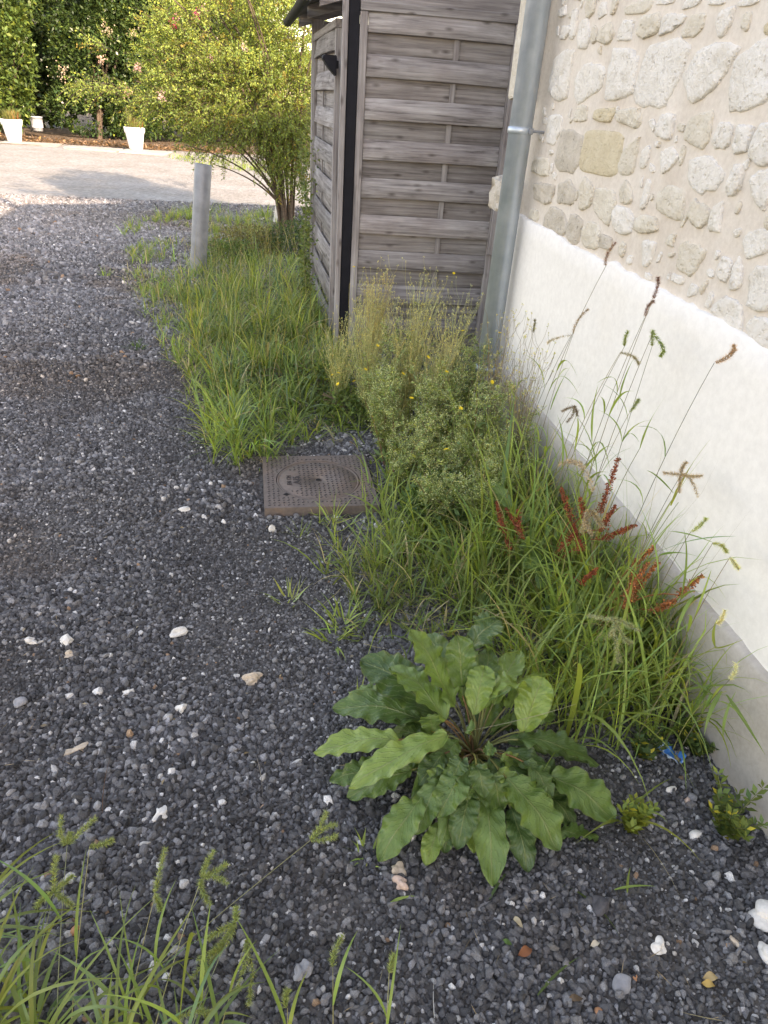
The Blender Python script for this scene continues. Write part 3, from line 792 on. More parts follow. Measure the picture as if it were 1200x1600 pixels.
box('back_post', (SIDE_X - 0.03 - SH[0], 6.53 - SH[1], 0), (SIDE_X + 0.05 - SH[0], 6.62 - SH[1], 2.05), M['wood_v'], shed)
o = box('fascia', (0.0, 0.03, 1.95), (1.2, 0.052, 2.24), M['wood'], shed); o.rotation_euler = (0, 0, FR)
bk = box('beam', (-0.02, 0.075, 2.03), (1.2, 0.115, 2.15), M['wood'], shed); bk.rotation_euler = (0, 0, FR)
box('back_wall', (0.0, 1.95, 0.05), (1.3, 1.97, 2.05), M['wood'], shed)
# roof sloping down towards the yard: boards, fascia, bitumen strips
rf = bpy.data.objects.new('roof', None); COL.objects.link(rf); rf.parent = shed
def roof_piece(name, x0, x1, y0, y1, zoff, th, mat):
    bm = bmesh.new(); sl = 0.30
    vs = []
    for dz in (0, th):
        for x, y in ((x0, y0), (x0, y1), (x1, y1), (x1, y0)):
            vs.append(bm.verts.new((x - SH[0], y - SH[1], 2.045 + (x - 0.42) * sl + zoff + dz)))
    for f in ((0, 1, 2, 3), (4, 7, 6, 5), (0, 4, 5, 1), (1, 5, 6, 2), (2, 6, 7, 3), (3, 7, 4, 0)): bm.faces.new([vs[t] for t in f])
    bmesh.ops.recalc_face_normals(bm, faces=bm.faces)
    return link(name, bm_mesh(name, bm), mat, rf)
for k in range(3):
    roof_piece('rafter', 0.47, 1.75, 4.90 + k * 0.82, 4.95 + k * 0.82, -0.075, 0.07, M['wood'])
roof_piece('roof_deck', 0.44, 1.85, 4.86, 6.78, 0.0, 0.018, M['darkroof'])
for k in range(7): roof_piece('shingle', 0.415 + k * 0.2, 0.64 + k * 0.2, 4.85, 6.80, 0.021 + 0.005 * (k % 2), 0.009, M['darkroof'])
acc = Acc()
an = np.linspace(math.pi, 2 * math.pi, 9)
ring = np.stack([0.40 + 0.035 * np.cos(an), 0 * an, 2.035 + 0.035 * np.sin(an)], 1)
Vg = np.concatenate([ring + (0, 4.87, 0), ring + (0, 6.86, 0)]) - np.array([SH[0], SH[1], 0])
Fg = np.array([(i, i + 1, 9 + i + 1, 9 + i) for i in range(8)])
acc.add(Vg, Fg, (0.02,) * 3)
link('gutter', acc.mesh('gutter', True), M['black'], rf)

# black lamp on the near post
lp = thing('wall_lamp', 'small black wedge-shaped outdoor lamp on the shed side', 'lamp', (0.572, 4.93, 1.71))
bm = bmesh.new()
pts = [(0, -.05, .045), (0, -.05, -.06), (-.045, -.05, -.02), (-.085, -.05, .03), (-.075, -.05, .045)]
a = [bm.verts.new(p) for p in pts]; c = [bm.verts.new((p[0], .06, p[2])) for p in pts]
bm.faces.new(a); bm.faces.new(c[::-1])
for i in range(5): bm.faces.new((a[(i + 1) % 5], a[i], c[i], c[(i + 1) % 5]))
bmesh.ops.recalc_face_normals(bm, faces=bm.faces); bmesh.ops.bevel(bm, geom=bm.edges[:], offset=0.004, segments=2, affect='EDGES')
link('lamp_housing', bm_mesh('lamp_housing', bm), M['black'], lp)
box('bracket', (-0.005, -.03, -.02), (0.014, .04, .02), M['black'], lp, 0.002)

# ------------------------------------------------------------------ steel bollard pipe
b0 = np.array([-0.447, 7.2, 0.0]); b1 = np.array([-0.337, 7.2, 0.945])
bo = thing('steel_post', 'thick grey galvanised steel pipe post leaning slightly in the grass', 'post', tuple(b0))
o = lathe('pipe', [(0.076, 0.15), (0.076, 1.0 - 0.055), (0.074, 0.949), (0.068, 0.949), (0.068, 0.6)], M['galva'], bo, 40)
lathe('pipe_foot', [(0.078, -0.1), (0.078, 0.16)], M['galva'], bo, 40)
bo.rotation_euler = (R_(-2.0), math.atan2(0.11, 0.945), 0)

# ------------------------------------------------------------------ drain cover
m, nt, b = new_mat('rusty_cast_iron')
v = objvec(nt, (1, 1, 1), False)
n1 = noise(nt, v, 7, 8, 0.7); n2 = noise(nt, v, 45, 6, 0.7)
col = ramp(nt, n1, [(0.3, (0.125, 0.10, 0.086)), (0.5, (0.175, 0.13, 0.105)), (0.68, (0.26, 0.165, 0.11))])
col = mixc(nt, ramp(nt, noise(nt, v, 5, 6), [(0.56, (0, 0, 0)), (0.7, (0.6,) * 3)]), col, (0.20, 0.19, 0.18))
nt.links.new(mixc(nt, 0.4, col, ramp(nt, n2, [(0.3, (0.08, 0.07, 0.062)), (0.7, (0.25, 0.20, 0.165))])), b.inputs['Base Color'])
b.inputs['Roughness'].default_value = 0.7; b.inputs['Metallic'].default_value = 0.15
bump(nt, b, n2, 0.3, 0.002)
M['iron'] = m
M['tread'] = plain_mat('dark_tread_iron', (0.045, 0.038, 0.036), 0.6, 0.1, 0.3)  # darker iron for the tread bars and lettering
M['hole'] = plain_mat('hole_shade', (0.008, 0.007, 0.006), 0.9)  # near-black colour painting the shade inside the holes
mh = thing('drain_cover', 'square rusty cast iron drain cover with a round lid set in gravel', 'drain cover', (0.297, 2.845, 0.0), R_(-0.6))
HS, TOP, RL = 0.247, 0.034, 0.187
bm = bmesh.new()
n = 64                                             # frame: square with a round opening
outer, inner, lows = [], [], []
for i in range(n):
    a_ = 2 * math.pi * i / n; cx_, cy_ = math.cos(a_), math.sin(a_)
    k = HS / max(abs(cx_), abs(cy_))
    outer.append(bm.verts.new((cx_ * k, cy_ * k, TOP))); inner.append(bm.verts.new((cx_ * (RL + .004), cy_ * (RL + .004), TOP)))
    lows.append(bm.verts.new((cx_ * k * 1.012, cy_ * k * 1.012, -0.06)))
inl = [bm.verts.new((v_.co.x, v_.co.y, TOP - 0.03)) for v_ in inner]
for i in range(n):
    j = (i + 1) % n
    bm.faces.new((outer[i], outer[j], inner[j], inner[i])); bm.faces.new((lows[i], lows[j], outer[j], outer[i])); bm.faces.new((inner[i], inner[j], inl[j], inl[i]))
bmesh.ops.recalc_face_normals(bm, faces=bm.faces)
link('frame', bm_mesh('frame', bm), M['iron'], mh)
lid = lathe('lid', [(0.0005, TOP - .002), (0.014, TOP - .002), (0.0142, TOP - 0.006), (0.019, TOP - 0.006), (0.0195, TOP - .001), (RL - .012, TOP - .001), (RL - .010, TOP - .004), (RL - .007, TOP - .004), (RL - .005, TOP - .0005), (RL, TOP - .001), (RL, TOP - .028)], M['iron'], mh, 64, smooth=False)
o = lathe('centre_hole', [(0.0, TOP - .0016), (0.012, TOP - .0016)], M['hole'], lid, 24)  # flat disc, hole depth painted as dark shade
bm = bmesh.new()                                   # raised tread bars
def bar(x, y, l, w, ang, h=0.0022, z=TOP - 0.0012):
    r = bmesh.ops.create_cube(bm, size=1.0)
    for v_ in r['verts']:
        k = 0.75 if v_.co.z > 0 else 1.0
        p = Vector((v_.co.x * l * k, v_.co.y * w * k, (v_.co.z + 0.5) * h)); p.rotate(Matrix.Rotation(ang, 3, 'Z').to_euler()); v_.co = p + Vector((x, y, z))
pit = 0.0205
for i in range(-12, 13):
    for j in range(-12, 13):
        x, y = i * pit, j * pit; rr = math.hypot(x, y)
        if abs(x) > HS - 0.012 or abs(y) > HS - 0.012 or (RL - 0.018 < rr < RL + 0.012) or rr < 0.03: continue
        if rr < RL and x < -0.085 and abs(y) < 0.085: continue
        if math.hypot(x + 0.155, y + 0.135) < 0.03 or (abs(x) < 0.07 and abs(y) > 0.215): continue
        if (i + j) % 2 == 0: bar(x, y, 0.0135, 0.0052, R_(38), z=TOP - (0.0012 if rr < RL else 0.0004))
        else: bar(x, y, 0.0085, 0.0045, R_(-52), z=TOP - (0.0012 if rr < RL else 0.0004))
link('tread_bars', bm_mesh('tread_bars', bm), M['tread'], mh, 'stuff')
o = lathe('key_hole', [(0.0, TOP + .0006), (0.017, TOP + .0006)], M['hole'], mh, 4, (-0.150, -0.132, 0), False); o.scale = (1, 0.8, 1)  # flat disc on the frame, painted dark as the shade in a keyhole
def letters(txt, size, x, y, rz, z):
    cu = bpy.data.curves.new('lettering', 'FONT'); cu.body = txt; cu.size = size; cu.extrude = 0.0012; cu.align_x = 'CENTER'; cu.align_y = 'CENTER'
    ot = bpy.data.objects.new('lettering', cu); COL.objects.link(ot)
    bpy.context.view_layer.update()
    me = bpy.data.meshes.new_from_object(ot.evaluated_get(bpy.context.evaluated_depsgraph_get()))
    bpy.data.objects.remove(ot)
    o = link('lettering', me, M['tread'], lid); o.location = (x, y, z); o.rotation_euler = (0, 0, rz)
letters('A15', 0.042, -0.098, 0.0, R_(90), TOP + .0003)
letters('EN 124', 0.030, -0.132, 0.0, R_(90), TOP + .0003)

# ------------------------------------------------------------------ far side: pots, bucket, slabs
def grass_clump(n, L, w, col, spread, lean=(0.05, 0.7), curl=(0.2, 1.0), S=5, s=0.2, seed=None, z0=0.0):
    az = rng.uniform(0, 2 * np.pi, n); r = spread * np.sqrt(rng.uniform(0, 1, n))
    a2 = az + rng.normal(0, 0.5, n)
    root = np.stack([r * np.cos(a2), r * np.sin(a2), np.full(n, z0)], 1)
    V, F = blades_np(root, az, rng.uniform(L[0], L[1], n), rng.uniform(w[0], w[1], n), rng.uniform(*lean, n), rng.uniform(*curl, n), S)
    C = np.repeat(vary(col, n, s), (S + 1) * 2, 0)
    return V, F, C
def pot(loc, label, plant_label, s=1.0, tall=True):
    t = thing('plant_pot', label, 'plant pot', loc, group='white plant pots by the hedge')
    H_ = 0.50 * s
    lathe('pot_body', [(0.0, 0.002), (0.15 * s, 0.0), (0.163 * s, 0.01), (0.225 * s, H_ * 0.74), (0.226 * s, H_ * 0.75)], M['plastic'], t, 40)
    lathe('pot_rim', [(0.225 * s, H_ * 0.735), (0.244 * s, H_ * 0.745), (0.258 * s, H_ * 0.985), (0.252 * s, H_), (0.238 * s, H_), (0.225 * s, H_ * 0.86)], M['plastic'], t, 40)
    lathe('soil', [(0.0, H_ * 0.90), (0.228 * s, H_ * 0.89)], M['soil'], t, 24)
    g = thing('potted_plant', plant_label, 'plant', (loc[0], loc[1], loc[2] + H_ * 0.88))
    acc = Acc()
    V, F, C = grass_clump(260, (0.12, 0.34), (0.010, 0.018), (0.19, 0.20, 0.07), 0.16 * s, (0.0, 0.5), (0.1, 0.6)); acc.add(V, F, C)
    V, F, C = grass_clump(90, (0.12, 0.30), (0.010, 0.016), (0.36, 0.16, 0.06), 0.12 * s, (0.0, 0.4), (0.1, 0.5))
    acc.add(V + (0.08, 0, 0), F, C)
    if tall:
        V, F, C = grass_clump(40, (0.35, 0.62), (0.008, 0.014), (0.20, 0.22, 0.08), 0.05, (0.02, 0.22), (0.0, 0.25)); acc.add(V + (-0.10, 0, 0), F, C)
    link('leaves', acc.mesh('leaves'), M['grass'], g, 'stuff')
pot((-5.62, 21.45, 0.03), 'white plastic plant pot at the left edge with spiky dry plant', 'dense yellowish spiky plant in the pot at the left edge', 1.0, False)
pot((-2.62, 20.95, 0.05), 'white plastic plant pot standing on a slab near the pink-flowered shrub', 'sparse spiky plant with tall blades in the pot near the shrub', 1.0, True)
M['shadeplastic'] = plain_mat('shade_toned_plastic', (0.42, 0.45, 0.48), 0.5, 0, 0.25, 6)  # shade on the pale bucket put into the plastic as grey
bk = thing('bucket', 'pale plastic bucket toned down for shade in the dark gap between the laurels', 'bucket', (-5.62, 24.0, 0.16))
lathe('bucket_body', [(0.0, 0.002), (0.19, 0.0), (0.24, 0.42), (0.25, 0.42), (0.25, 0.44), (0.235, 0.44), (0.225, 0.1)], M['shadeplastic'], bk, 32)
acc = Acc(); an = np.linspace(0, math.pi, 12); V, F = tube_np(np.stack([0.24 * np.cos(an), -0.10 - 0.06 * np.sin(an), 0.41 - 0.19 * np.sin(an)], 1), 0.006, 5); acc.add(V, F, (0.3,) * 3)
link('handle', acc.mesh('handle'), M['galva'], bk); bk.scale = (.68, .68, .8)
for (x, y, w, d, rz, lb) in ((-5.2, 21.3, 1.35, 0.8, 0.02, 'flat pale stone slab under the pot at the left edge'), (-3.62, 20.75, 1.25, 0.62, -0.12, 'flat pale stone slab lying between the two white pots'), (-2.35, 20.55, 1.1, 0.9, -0.1, 'flat pale stone slab under the pot near the shrub')):
    bm = bmesh.new(); bm_box(bm, (-w / 2, -d / 2, 0), (w / 2, d / 2, 0.05 if y < 21 else 0.03), 0.012, 2)
    for v_ in bm.verts: v_.co += Vector((rng.normal(0, .012), rng.normal(0, .012), 0))
    o = link('stone_slab', bm_mesh('stone_slab', bm), M['slab']); o.location = (x, y, -0.002); o.rotation_euler = (0, 0, rz)
    tag(o, lb, 'slab', 'stone slabs by the hedge')
# white stake leaning by the shrub
st = thing('white_stake', 'white stake leaning at the foot of the pink-flowered shrub', 'stake', (0.42, 10.35, 0))
o = box('stake', (-0.025, -0.012, -0.05), (0.025, 0.012, 0.72), M['plastic'], st); st.rotation_euler = (0, 0.17, 0)

# ================================================================== vegetation
G_FRESH, G_DEEP, G_YEL, G_STRAW = (0.25, 0.345, 0.085), (0.095, 0.155, 0.048), (0.32, 0.36, 0.10), (0.50, 0.41, 0.23)
def gpts(q):
    return np.concatenate([q, (gz(q[:, 0], q[:, 1]) - 0.004)[:, None]], 1)
def grass_patch(acc, poly, per, L, w, col, lean=(0.05, 0.6), curl=(0.3, 1.4), S=5, s=0.22, clump=None, dens=None, straw=0.05, lfun=None):
    q = scatter(poly, per)
    if dens is not None: q = q[rng.uniform(0, 1, len(q)) < dens(q[:, 0], q[:, 1])]
    n = len(q)
    if n == 0: return
    if clump:                                     # pull roots together into tufts
        c = np.floor(q / clump) + 0.5 + 0.7 * (np.stack([vnoise(*np.floor(q / clump).T, 1.0, 1), vnoise(*np.floor(q / clump).T, 1.0, 2)], 1) - 0.5)
        q = q + (c * clump - q) * rng.uniform(0.2, 0.9, (n, 1))
    az = rng.uniform(0, 2 * np.pi, n)
    Lh = rng.uniform(L[0], L[1], n) * (0.45 + 0.95 * vnoise(q[:, 0], q[:, 1], 3.6, 12))
    if lfun is not None: Lh *= lfun(q[:, 0], q[:, 1])
    V, F = blades_np(gpts(q), az, Lh, rng.uniform(w[0], w[1], n), rng.uniform(*lean, n), rng.uniform(*curl, n), S)
    C = vary(col, n, s)
    k = vnoise(q[:, 0], q[:, 1], 2.2, 21)[:, None]
    C = C * (0.68 + 0.64 * k)
    d = rng.uniform(0, 1, n) < straw
    C[d] = vary(G_STRAW, d.sum(), 0.2, 0.05)
    acc.add(V, F, np.repeat(C, (S + 1) * 2, 0))

# ---- long grass on the verge between the gravel, the steel post and the shed
A_POLY = ground_poly([(195, 350), (300, 330), (400, 336), (480, 372), (500, 420), (528, 470), (545, 540), (556, 600), (560, 672), (520, 690), (470, 690), (452, 716), (420, 736), (350, 735), (318, 700), (305, 640), (290, 590), (255, 545), (230, 480), (205, 430)])
A_IN = ground_poly([(330, 400), (420, 380), (490, 420), (528, 480), (545, 560), (540, 640), (450, 660), (400, 700), (340, 690), (320, 620), (290, 520), (280, 450)])
A_TIP = ground_poly([(330, 690), (330, 600), (400, 560), (470, 600), (480, 660), (440, 720), (360, 730)])
def bare(x, y):                                   # trodden patches round the post, tufts further off
    d = np.hypot(x + 0.62, (y - 8.1) * 0.45)
    tuft = np.clip((vnoise(x, y, 3.2, 31) - 0.40) * 5, 0, 1)
    return np.where(y > 5.6, tuft, np.clip(tuft + 0.35, 0, 1)) * np.clip((d - 0.12) / 0.30, 0.0, 1)
def patchy(x, y): return np.clip((vnoise(x, y, 3.4, 33) * .75 + vnoise(x, y, 9.0, 34) * .25 - 0.30) * 3.6, 0.04, 1) * np.clip((7.4 - y) / 1.2, 0.15, 1)
G_BLUE = (0.135, 0.215, 0.095)
acc = Acc()
grass_patch(acc, A_POLY, 1500, (0.07, 0.22), (0.004, 0.008), G_FRESH, (0.1, 1.0), (0.3, 1.5), 5, dens=bare, straw=0.12, clump=0.13)
grass_patch(acc, A_IN, 1000, (0.10, 0.26), (0.004, 0.008), (0.22, 0.30, 0.08), (0.1, 1.35), (0.1, 1.5), 6, straw=0.08, clump=0.10, dens=patchy)
grass_patch(acc, A_IN, 620, (0.16, 0.36), (0.0045, 0.010), (0.23, 0.315, 0.08), (0.05, 1.1), (0.4, 2.0), 6, straw=0.05, clump=0.22, dens=patchy)
grass_patch(acc, A_IN, 600, (0.04, 0.14), (0.003, 0.006), G_STRAW, (0.9, 1.5), (0.0, 0.3), 3, straw=0.5, dens=patchy)
grass_patch(acc, A_IN, 380, (0.16, 0.36), (0.005, 0.010), G_BLUE, (0.05, 0.9), (0.4, 1.9), 6, straw=0.0, clump=0.2, dens=patchy)
grass_patch(acc, A_IN, 260, (0.22, 0.46), (0.006, 0.012), G_YEL, (0.02, 0.7), (0.5, 2.2), 6, straw=0.12, clump=0.25, dens=patchy)
grass_patch(acc, A_TIP, 1100, (0.14, 0.34), (0.005, 0.011), G_FRESH, (0.1, 1.0), (0.5, 1.9), 6, straw=0.06, clump=0.16)
grass_patch(acc, A_TIP, 320, (0.14, 0.34), (0.005, 0.010), G_BLUE, (0.1, 1.0), (0.5, 1.9), 6, straw=0.0, clump=0.16)
grass_patch(acc, ground_poly([(195, 430), (300, 420), (345, 640), (320, 700), (285, 600), (235, 520)]), 420, (0.05, 0.16), (0.003, 0.006), G_STRAW, (0.5, 1.4), (0.1, 0.6), 4, straw=0.5)
grass_patch(acc, ground_poly([(195, 430), (300, 420), (345, 640), (320, 700), (285, 600), (235, 520)]), 420, (0.05, 0.16), (0.003, 0.006), G_FRESH, (0.2, 1.2), (0.1, 0.9), 4, straw=0.1, clump=.14)
# thin seed stalks rising out of it
q = scatter(A_IN, 60); n = len(q)
V, F = blades_np(gpts(q), rng.uniform(0, 6.28, n), rng.uniform(0.40, 0.66, n), np.full(n, 0.0026), rng.uniform(0, 0.3, n), rng.uniform(0.2, 0.9, n), 6)
acc.add(V, F, np.repeat(vary((0.36, 0.32, 0.16), n, 0.2), 14, 0))
o = link('grass', acc.mesh('grass'), M['grass'], None, 'stuff'); o['label'] = 'long bright green grass on the verge between gravel, steel post and shed'

# ---- rough grass along the wall
def near_wall(x, y): return np.clip((x - 0.30) / 0.55, 0.12, 1.0)
B_POLY = ground_poly([(560, 690), (575, 830), (520, 850), (510, 900), (560, 960), (530, 1010), (560, 1060), (640, 1040), (760, 1120), (900, 1180), (1060, 1170), (1100, 1130), (1010, 960), (880, 760), (800, 620), (700, 590), (600, 610)])
B_LOW = ground_poly([(500, 800), (560, 830), (700, 830), (760, 920), (760, 1010), (690, 1000), (600, 1030), (530, 1010), (560, 960), (500, 900)])
B_MID = ground_poly([(690, 900), (800, 820), (900, 780), (1020, 960), (1090, 1100), (1060, 1165), (900, 1170), (800, 1100), (760, 1000)])
acc = Acc()
grass_patch(acc, B_POLY, 900, (0.10, 0.30), (0.004, 0.009), G_FRESH, (0.05, 0.7), (0.3, 1.6), 5, dens=near_wall, straw=0.08, clump=0.10)
grass_patch(acc, B_LOW, 2300, (0.06, 0.19), (0.0035, 0.008), (0.23, 0.30, 0.085), (0.05, 1.0), (0.2, 1.3), 5, dens=lambda x, y: np.clip(vnoise(x, y, 6, 41) * 2.2 - 0.42, 0, 1), straw=0.10, clump=0.075)
grass_patch(acc, ground_poly([(570, 800), (800, 800), (860, 900), (780, 1020), (700, 960), (600, 960)]), 1500, (0.10, 0.28), (0.004, 0.009), (0.21, 0.285, 0.08), (0.05, 0.9), (0.3, 1.6), 6, straw=0.06, clump=0.1)
grass_patch(acc, B_LOW, 220, (0.06, 0.20), (0.002, 0.004), G_STRAW, (0.6, 1.4), (0.1, 0.5), 4, straw=0.6)
grass_patch(acc, B_MID, 1300, (0.16, 0.44), (0.004, 0.010), G_FRESH, (0.02, 0.6), (0.4, 1.9), 7, straw=0.06, clump=0.13)
grass_patch(acc, B_MID, 320, (0.30, 0.58), (0.007, 0.013), (0.22, 0.31, 0.085), (0.1, 0.6), (0.7, 2.1), 8, straw=0.02)
grass_patch(acc, B_MID, 420, (0.14, 0.36), (0.002, 0.0035), (0.30, 0.27, 0.12), (0.0, 0.5), (0.1, 0.9), 5, straw=0.2)
WALLP = [(0.98, 1.55), (1.21, 1.45), (1.21, 3.25), (0.95, 3.25)]
grass_patch(acc, WALLP, 900, (0.26, 0.60), (0.005, 0.011), (0.25, 0.345, 0.09), (0.02, 0.35), (0.3, 1.5), 7, straw=0.05, clump=0.15)
grass_patch(acc, WALLP, 260, (0.35, 0.68), (0.0016, 0.0026), (0.24, 0.21, 0.10), (0.0, 0.3), (0.1, 0.6), 6, straw=0.2)
V_ = acc.V
for q_ in V_: q_[:, 0] = np.where(q_[:, 1] < 3.6, np.minimum(q_[:, 0], 1.232), q_[:, 0])
o = link('grass', acc.mesh('grass'), M['grass'], None, 'stuff'); o['label'] = 'rough mixed grass growing along the foot of the white wall'

# ---- small separate tufts on the gravel
TUFTS = [(213, 550, 0.10, 34, 'small blue-green weed tuft alone on the gravel left of the verge', G_DEEP), (165, 432, 0.13, 26, 'thin grass tuft on gravel at the far left of the verge', G_FRESH),
         (470, 832, 0.10, 14, 'little pale sprout in front of the drain cover', (0.2, 0.26, 0.12)), (452, 938, 0.12, 14, 'yellowish lone grass sprig on the open gravel', G_YEL),
         (535, 975, 0.15, 30, 'spreading grass tuft at the gravel edge above the dock leaves', G_FRESH), (520, 1000, 0.12, 16, 'sparse grass sprig left of the dock leaves', G_FRESH),
         (572, 1340, 0.07, 10, 'tiny grass seedling on gravel left of the dock tips', G_FRESH), (560, 1105, 0.13, 12, 'pale grass blades poking between the upper dock leaves', G_YEL),
         (415, 340, 0.26, 90, 'low green grass tuft between the steel post and the shrub', G_FRESH), (340, 365, 0.26, 20, 'yellowish grass sprout just behind the steel post', G_YEL),
         (585, 880, 0.16, 34, 'upright grass tuft in front of the goosefoot clump', G_FRESH)]
for px, py, L_, n, lb, c in TUFTS:
    p = at_z(px, py)
    V, F, C = grass_clump(n, (L_ * 0.5, L_), (0.004, 0.008), c, 0.02 + L_ * 0.12, (0.2, 1.0), (0.2, 1.2))
    o = link('grass_tuft', np_mesh('grass_tuft', V, F, C), M['grass']); o.location = (p[0], p[1], float(gz(p[0], p[1])) - 0.004)
    tag(o, lb, 'grass tuft')

# ---- broad-leaved dock: every leaf its own mesh
m, nt, b = new_mat('dock_leaf')
uvn = nd(nt, 'ShaderNodeUVMap'); su = nd(nt, 'ShaderNodeSeparateXYZ'); nt.links.new(uvn.outputs[0], su.inputs[0])
av = mth(nt, 'ABSOLUTE', su.outputs['Y'])
rib = mth(nt, 'SUBTRACT', 1.0, mth(nt, 'MULTIPLY', av, 16.0), True)
wbn = noise(nt, uvn.outputs[0], 5.0, 2)
ph = mth(nt, 'ADD', mth(nt, 'SUBTRACT', mth(nt, 'MULTIPLY', su.outputs['X'], 30.0), mth(nt, 'MULTIPLY', av, 10.0)), mth(nt, 'MULTIPLY', wbn, 5.0))
ve = mth(nt, 'POWER', mth(nt, 'ABSOLUTE', mth(nt, 'SINE', ph)), 22.0)
oi = nd(nt, 'ShaderNodeObjectInfo')
v = objvec(nt)
n1 = noise(nt, v, 18, 6); n2 = noise(nt, v, 90, 4)
base = ramp(nt, oi.outputs['Random'], [(0.0, (0.060, 0.118, 0.032)), (0.35, (0.092, 0.168, 0.040)), (0.7, (0.13, 0.222, 0.050)), (1.0, (0.23, 0.335, 0.07))])
base = mixc(nt, 1.0, base, ramp(nt, n1, [(0.3, (0.78, 0.8, 0.8)), (0.7, (1.22, 1.15, 1.1))]), 'MULTIPLY')
spots = ramp(nt, n2, [(0.68, (0, 0, 0)), (0.74, (1, 1, 1))])
base = mixc(nt, mth(nt, 'MULTIPLY', spots, 0.55), base, (0.03, 0.028, 0.02))
edge = mth(nt, 'MULTIPLY', mth(nt, 'SUBTRACT', mth(nt, 'ADD', av, mth(nt, 'MULTIPLY', n1, 0.6)), 1.22, True), 2.5, True)
base = mixc(nt, edge, base, (0.17, 0.12, 0.05))
base = mixc(nt, mth(nt, 'MULTIPLY', ve, 0.34), base, (0.17, 0.24, 0.08))
base = mixc(nt, mth(nt, 'MULTIPLY', rib, 0.75), base, (0.24, 0.27, 0.10))
nt.links.new(base, b.inputs['Base Color'])
b.inputs['Roughness'].default_value = 0.33; b.inputs['Specular IOR Level'].default_value = 0.5
bump(nt, b, mth(nt, 'ADD', mth(nt, 'MULTIPLY', mth(nt, 'ADD', ve, rib), -0.5), mth(nt, 'MULTIPLY', n1, 1.2)), 0.55, 0.004)
tr = nd(nt, 'ShaderNodeBsdfTranslucent'); nt.links.new(mixc(nt, 1.0, base, (1.3, 1.25, 0.5), 'MULTIPLY'), tr.inputs[0])
mx = nd(nt, 'ShaderNodeMixShader', ins={0: 0.22}); nt.links.new(b.outputs[0], mx.inputs[1]); nt.links.new(tr.outputs[0], mx.inputs[2])
nt.links.new(mx.outputs[0], nt.nodes['Material Output'].inputs[0])
M['dock'] = m
def dock_leaf(P0, P1, wid, parent, seed, bulge=0.03, roll=0.0, wave=0.012, cup=0.25, origin=(0, 0, 0), blunt=0.72):
    """blade from P0 (stalk end) to P1 (tip)"""
    rs = np.random.default_rng(seed); P0 = np.asarray(P0, float); P1 = np.asarray(P1, float)
    nu, nv = 34, 10
    mid = (P0 + P1) / 2 + np.array([0, 0, bulge])
    C = bez(P0, mid + np.array([0, 0, bulge]), P1, nu + 1)
    T = np.gradient(C, axis=0); T = unit(T)
    S = unit(np.cross(T, np.array([0, 0, 1.0]) + 1e-4)); N = np.cross(S, T)
    S, N = S * math.cos(roll) + N * math.sin(roll), N * math.cos(roll) - S * math.sin(roll)
    t = np.linspace(0, 1, nu + 1)
    prof = np.clip(t, 0.0001, 1) ** 0.42 * np.clip(1 - t ** 2.6, 0, 1) ** blunt
    prof = prof / prof.max(); prof[0] = 0.12; prof[-1] = 0.02
    s = np.linspace(-1, 1, nv + 1)
    ph = rs.uniform(0, 6.28, 4); fr = rs.uniform(18, 26)
    V = np.zeros((nu + 1, nv + 1, 3)); UV = np.zeros((nu + 1, nv + 1, 2))
    for i in range(nu + 1):
        for j in range(nv + 1):
            a = abs(s[j]); side = 0 if s[j] < 0 else 1
            w = wid / 2 * prof[i] * (1 + (0.04 * math.sin(t[i] * fr * 0.8 + ph[side]) + 0.03 * math.sin(t[i] * fr * 1.9 + ph[3 - side])) * (t[i] < .97)) 
            z = cup * wid * 0.5 * (a ** 1.6 - 0.15) * prof[i] + wave * (a ** 2) * (0.65 * math.sin(t[i] * fr + ph[2 + side]) + 0.6 * math.sin(t[i] * fr * 1.73 + ph[1 - side])) * min(1, 4 * (1 - t[i])) + 0.004 * math.sin(9 * t[i] + 3 * s[j] + ph[0]) + 0.02 * wid * math.sin(30 * t[i] - 8 * a + ph[1]) * (a > .05) + 0.05 * roll * s[j] * s[j] * t[i] * wid
            V[i, j] = C[i] + S[i] * (s[j] * w) + N[i] * z; UV[i, j] = (t[i], s[j])
    V = V.reshape(-1, 3) - np.asarray(origin)
    k = nv + 1; ii, jj = np.meshgrid(np.arange(nu), np.arange(nv), indexing='ij'); q = (ii * k + jj).ravel()
    F = np.stack([q, q + k, q + k + 1, q + 1], 1)
    return link('leaf', np_mesh('leaf', V, F, smooth=True, uv=UV.reshape(-1, 2)), M['dock'], parent)
dc = np.array([*at_z(738, 1186)[:2], 0.0])
dock = thing('dock_plant', 'large broad-leaved dock rosette spreading green leaves over dark gravel', 'plant', tuple(dc))
def Z6(zx, zy): return (480 + zx / 2.308, 900 + zy / 2.308)
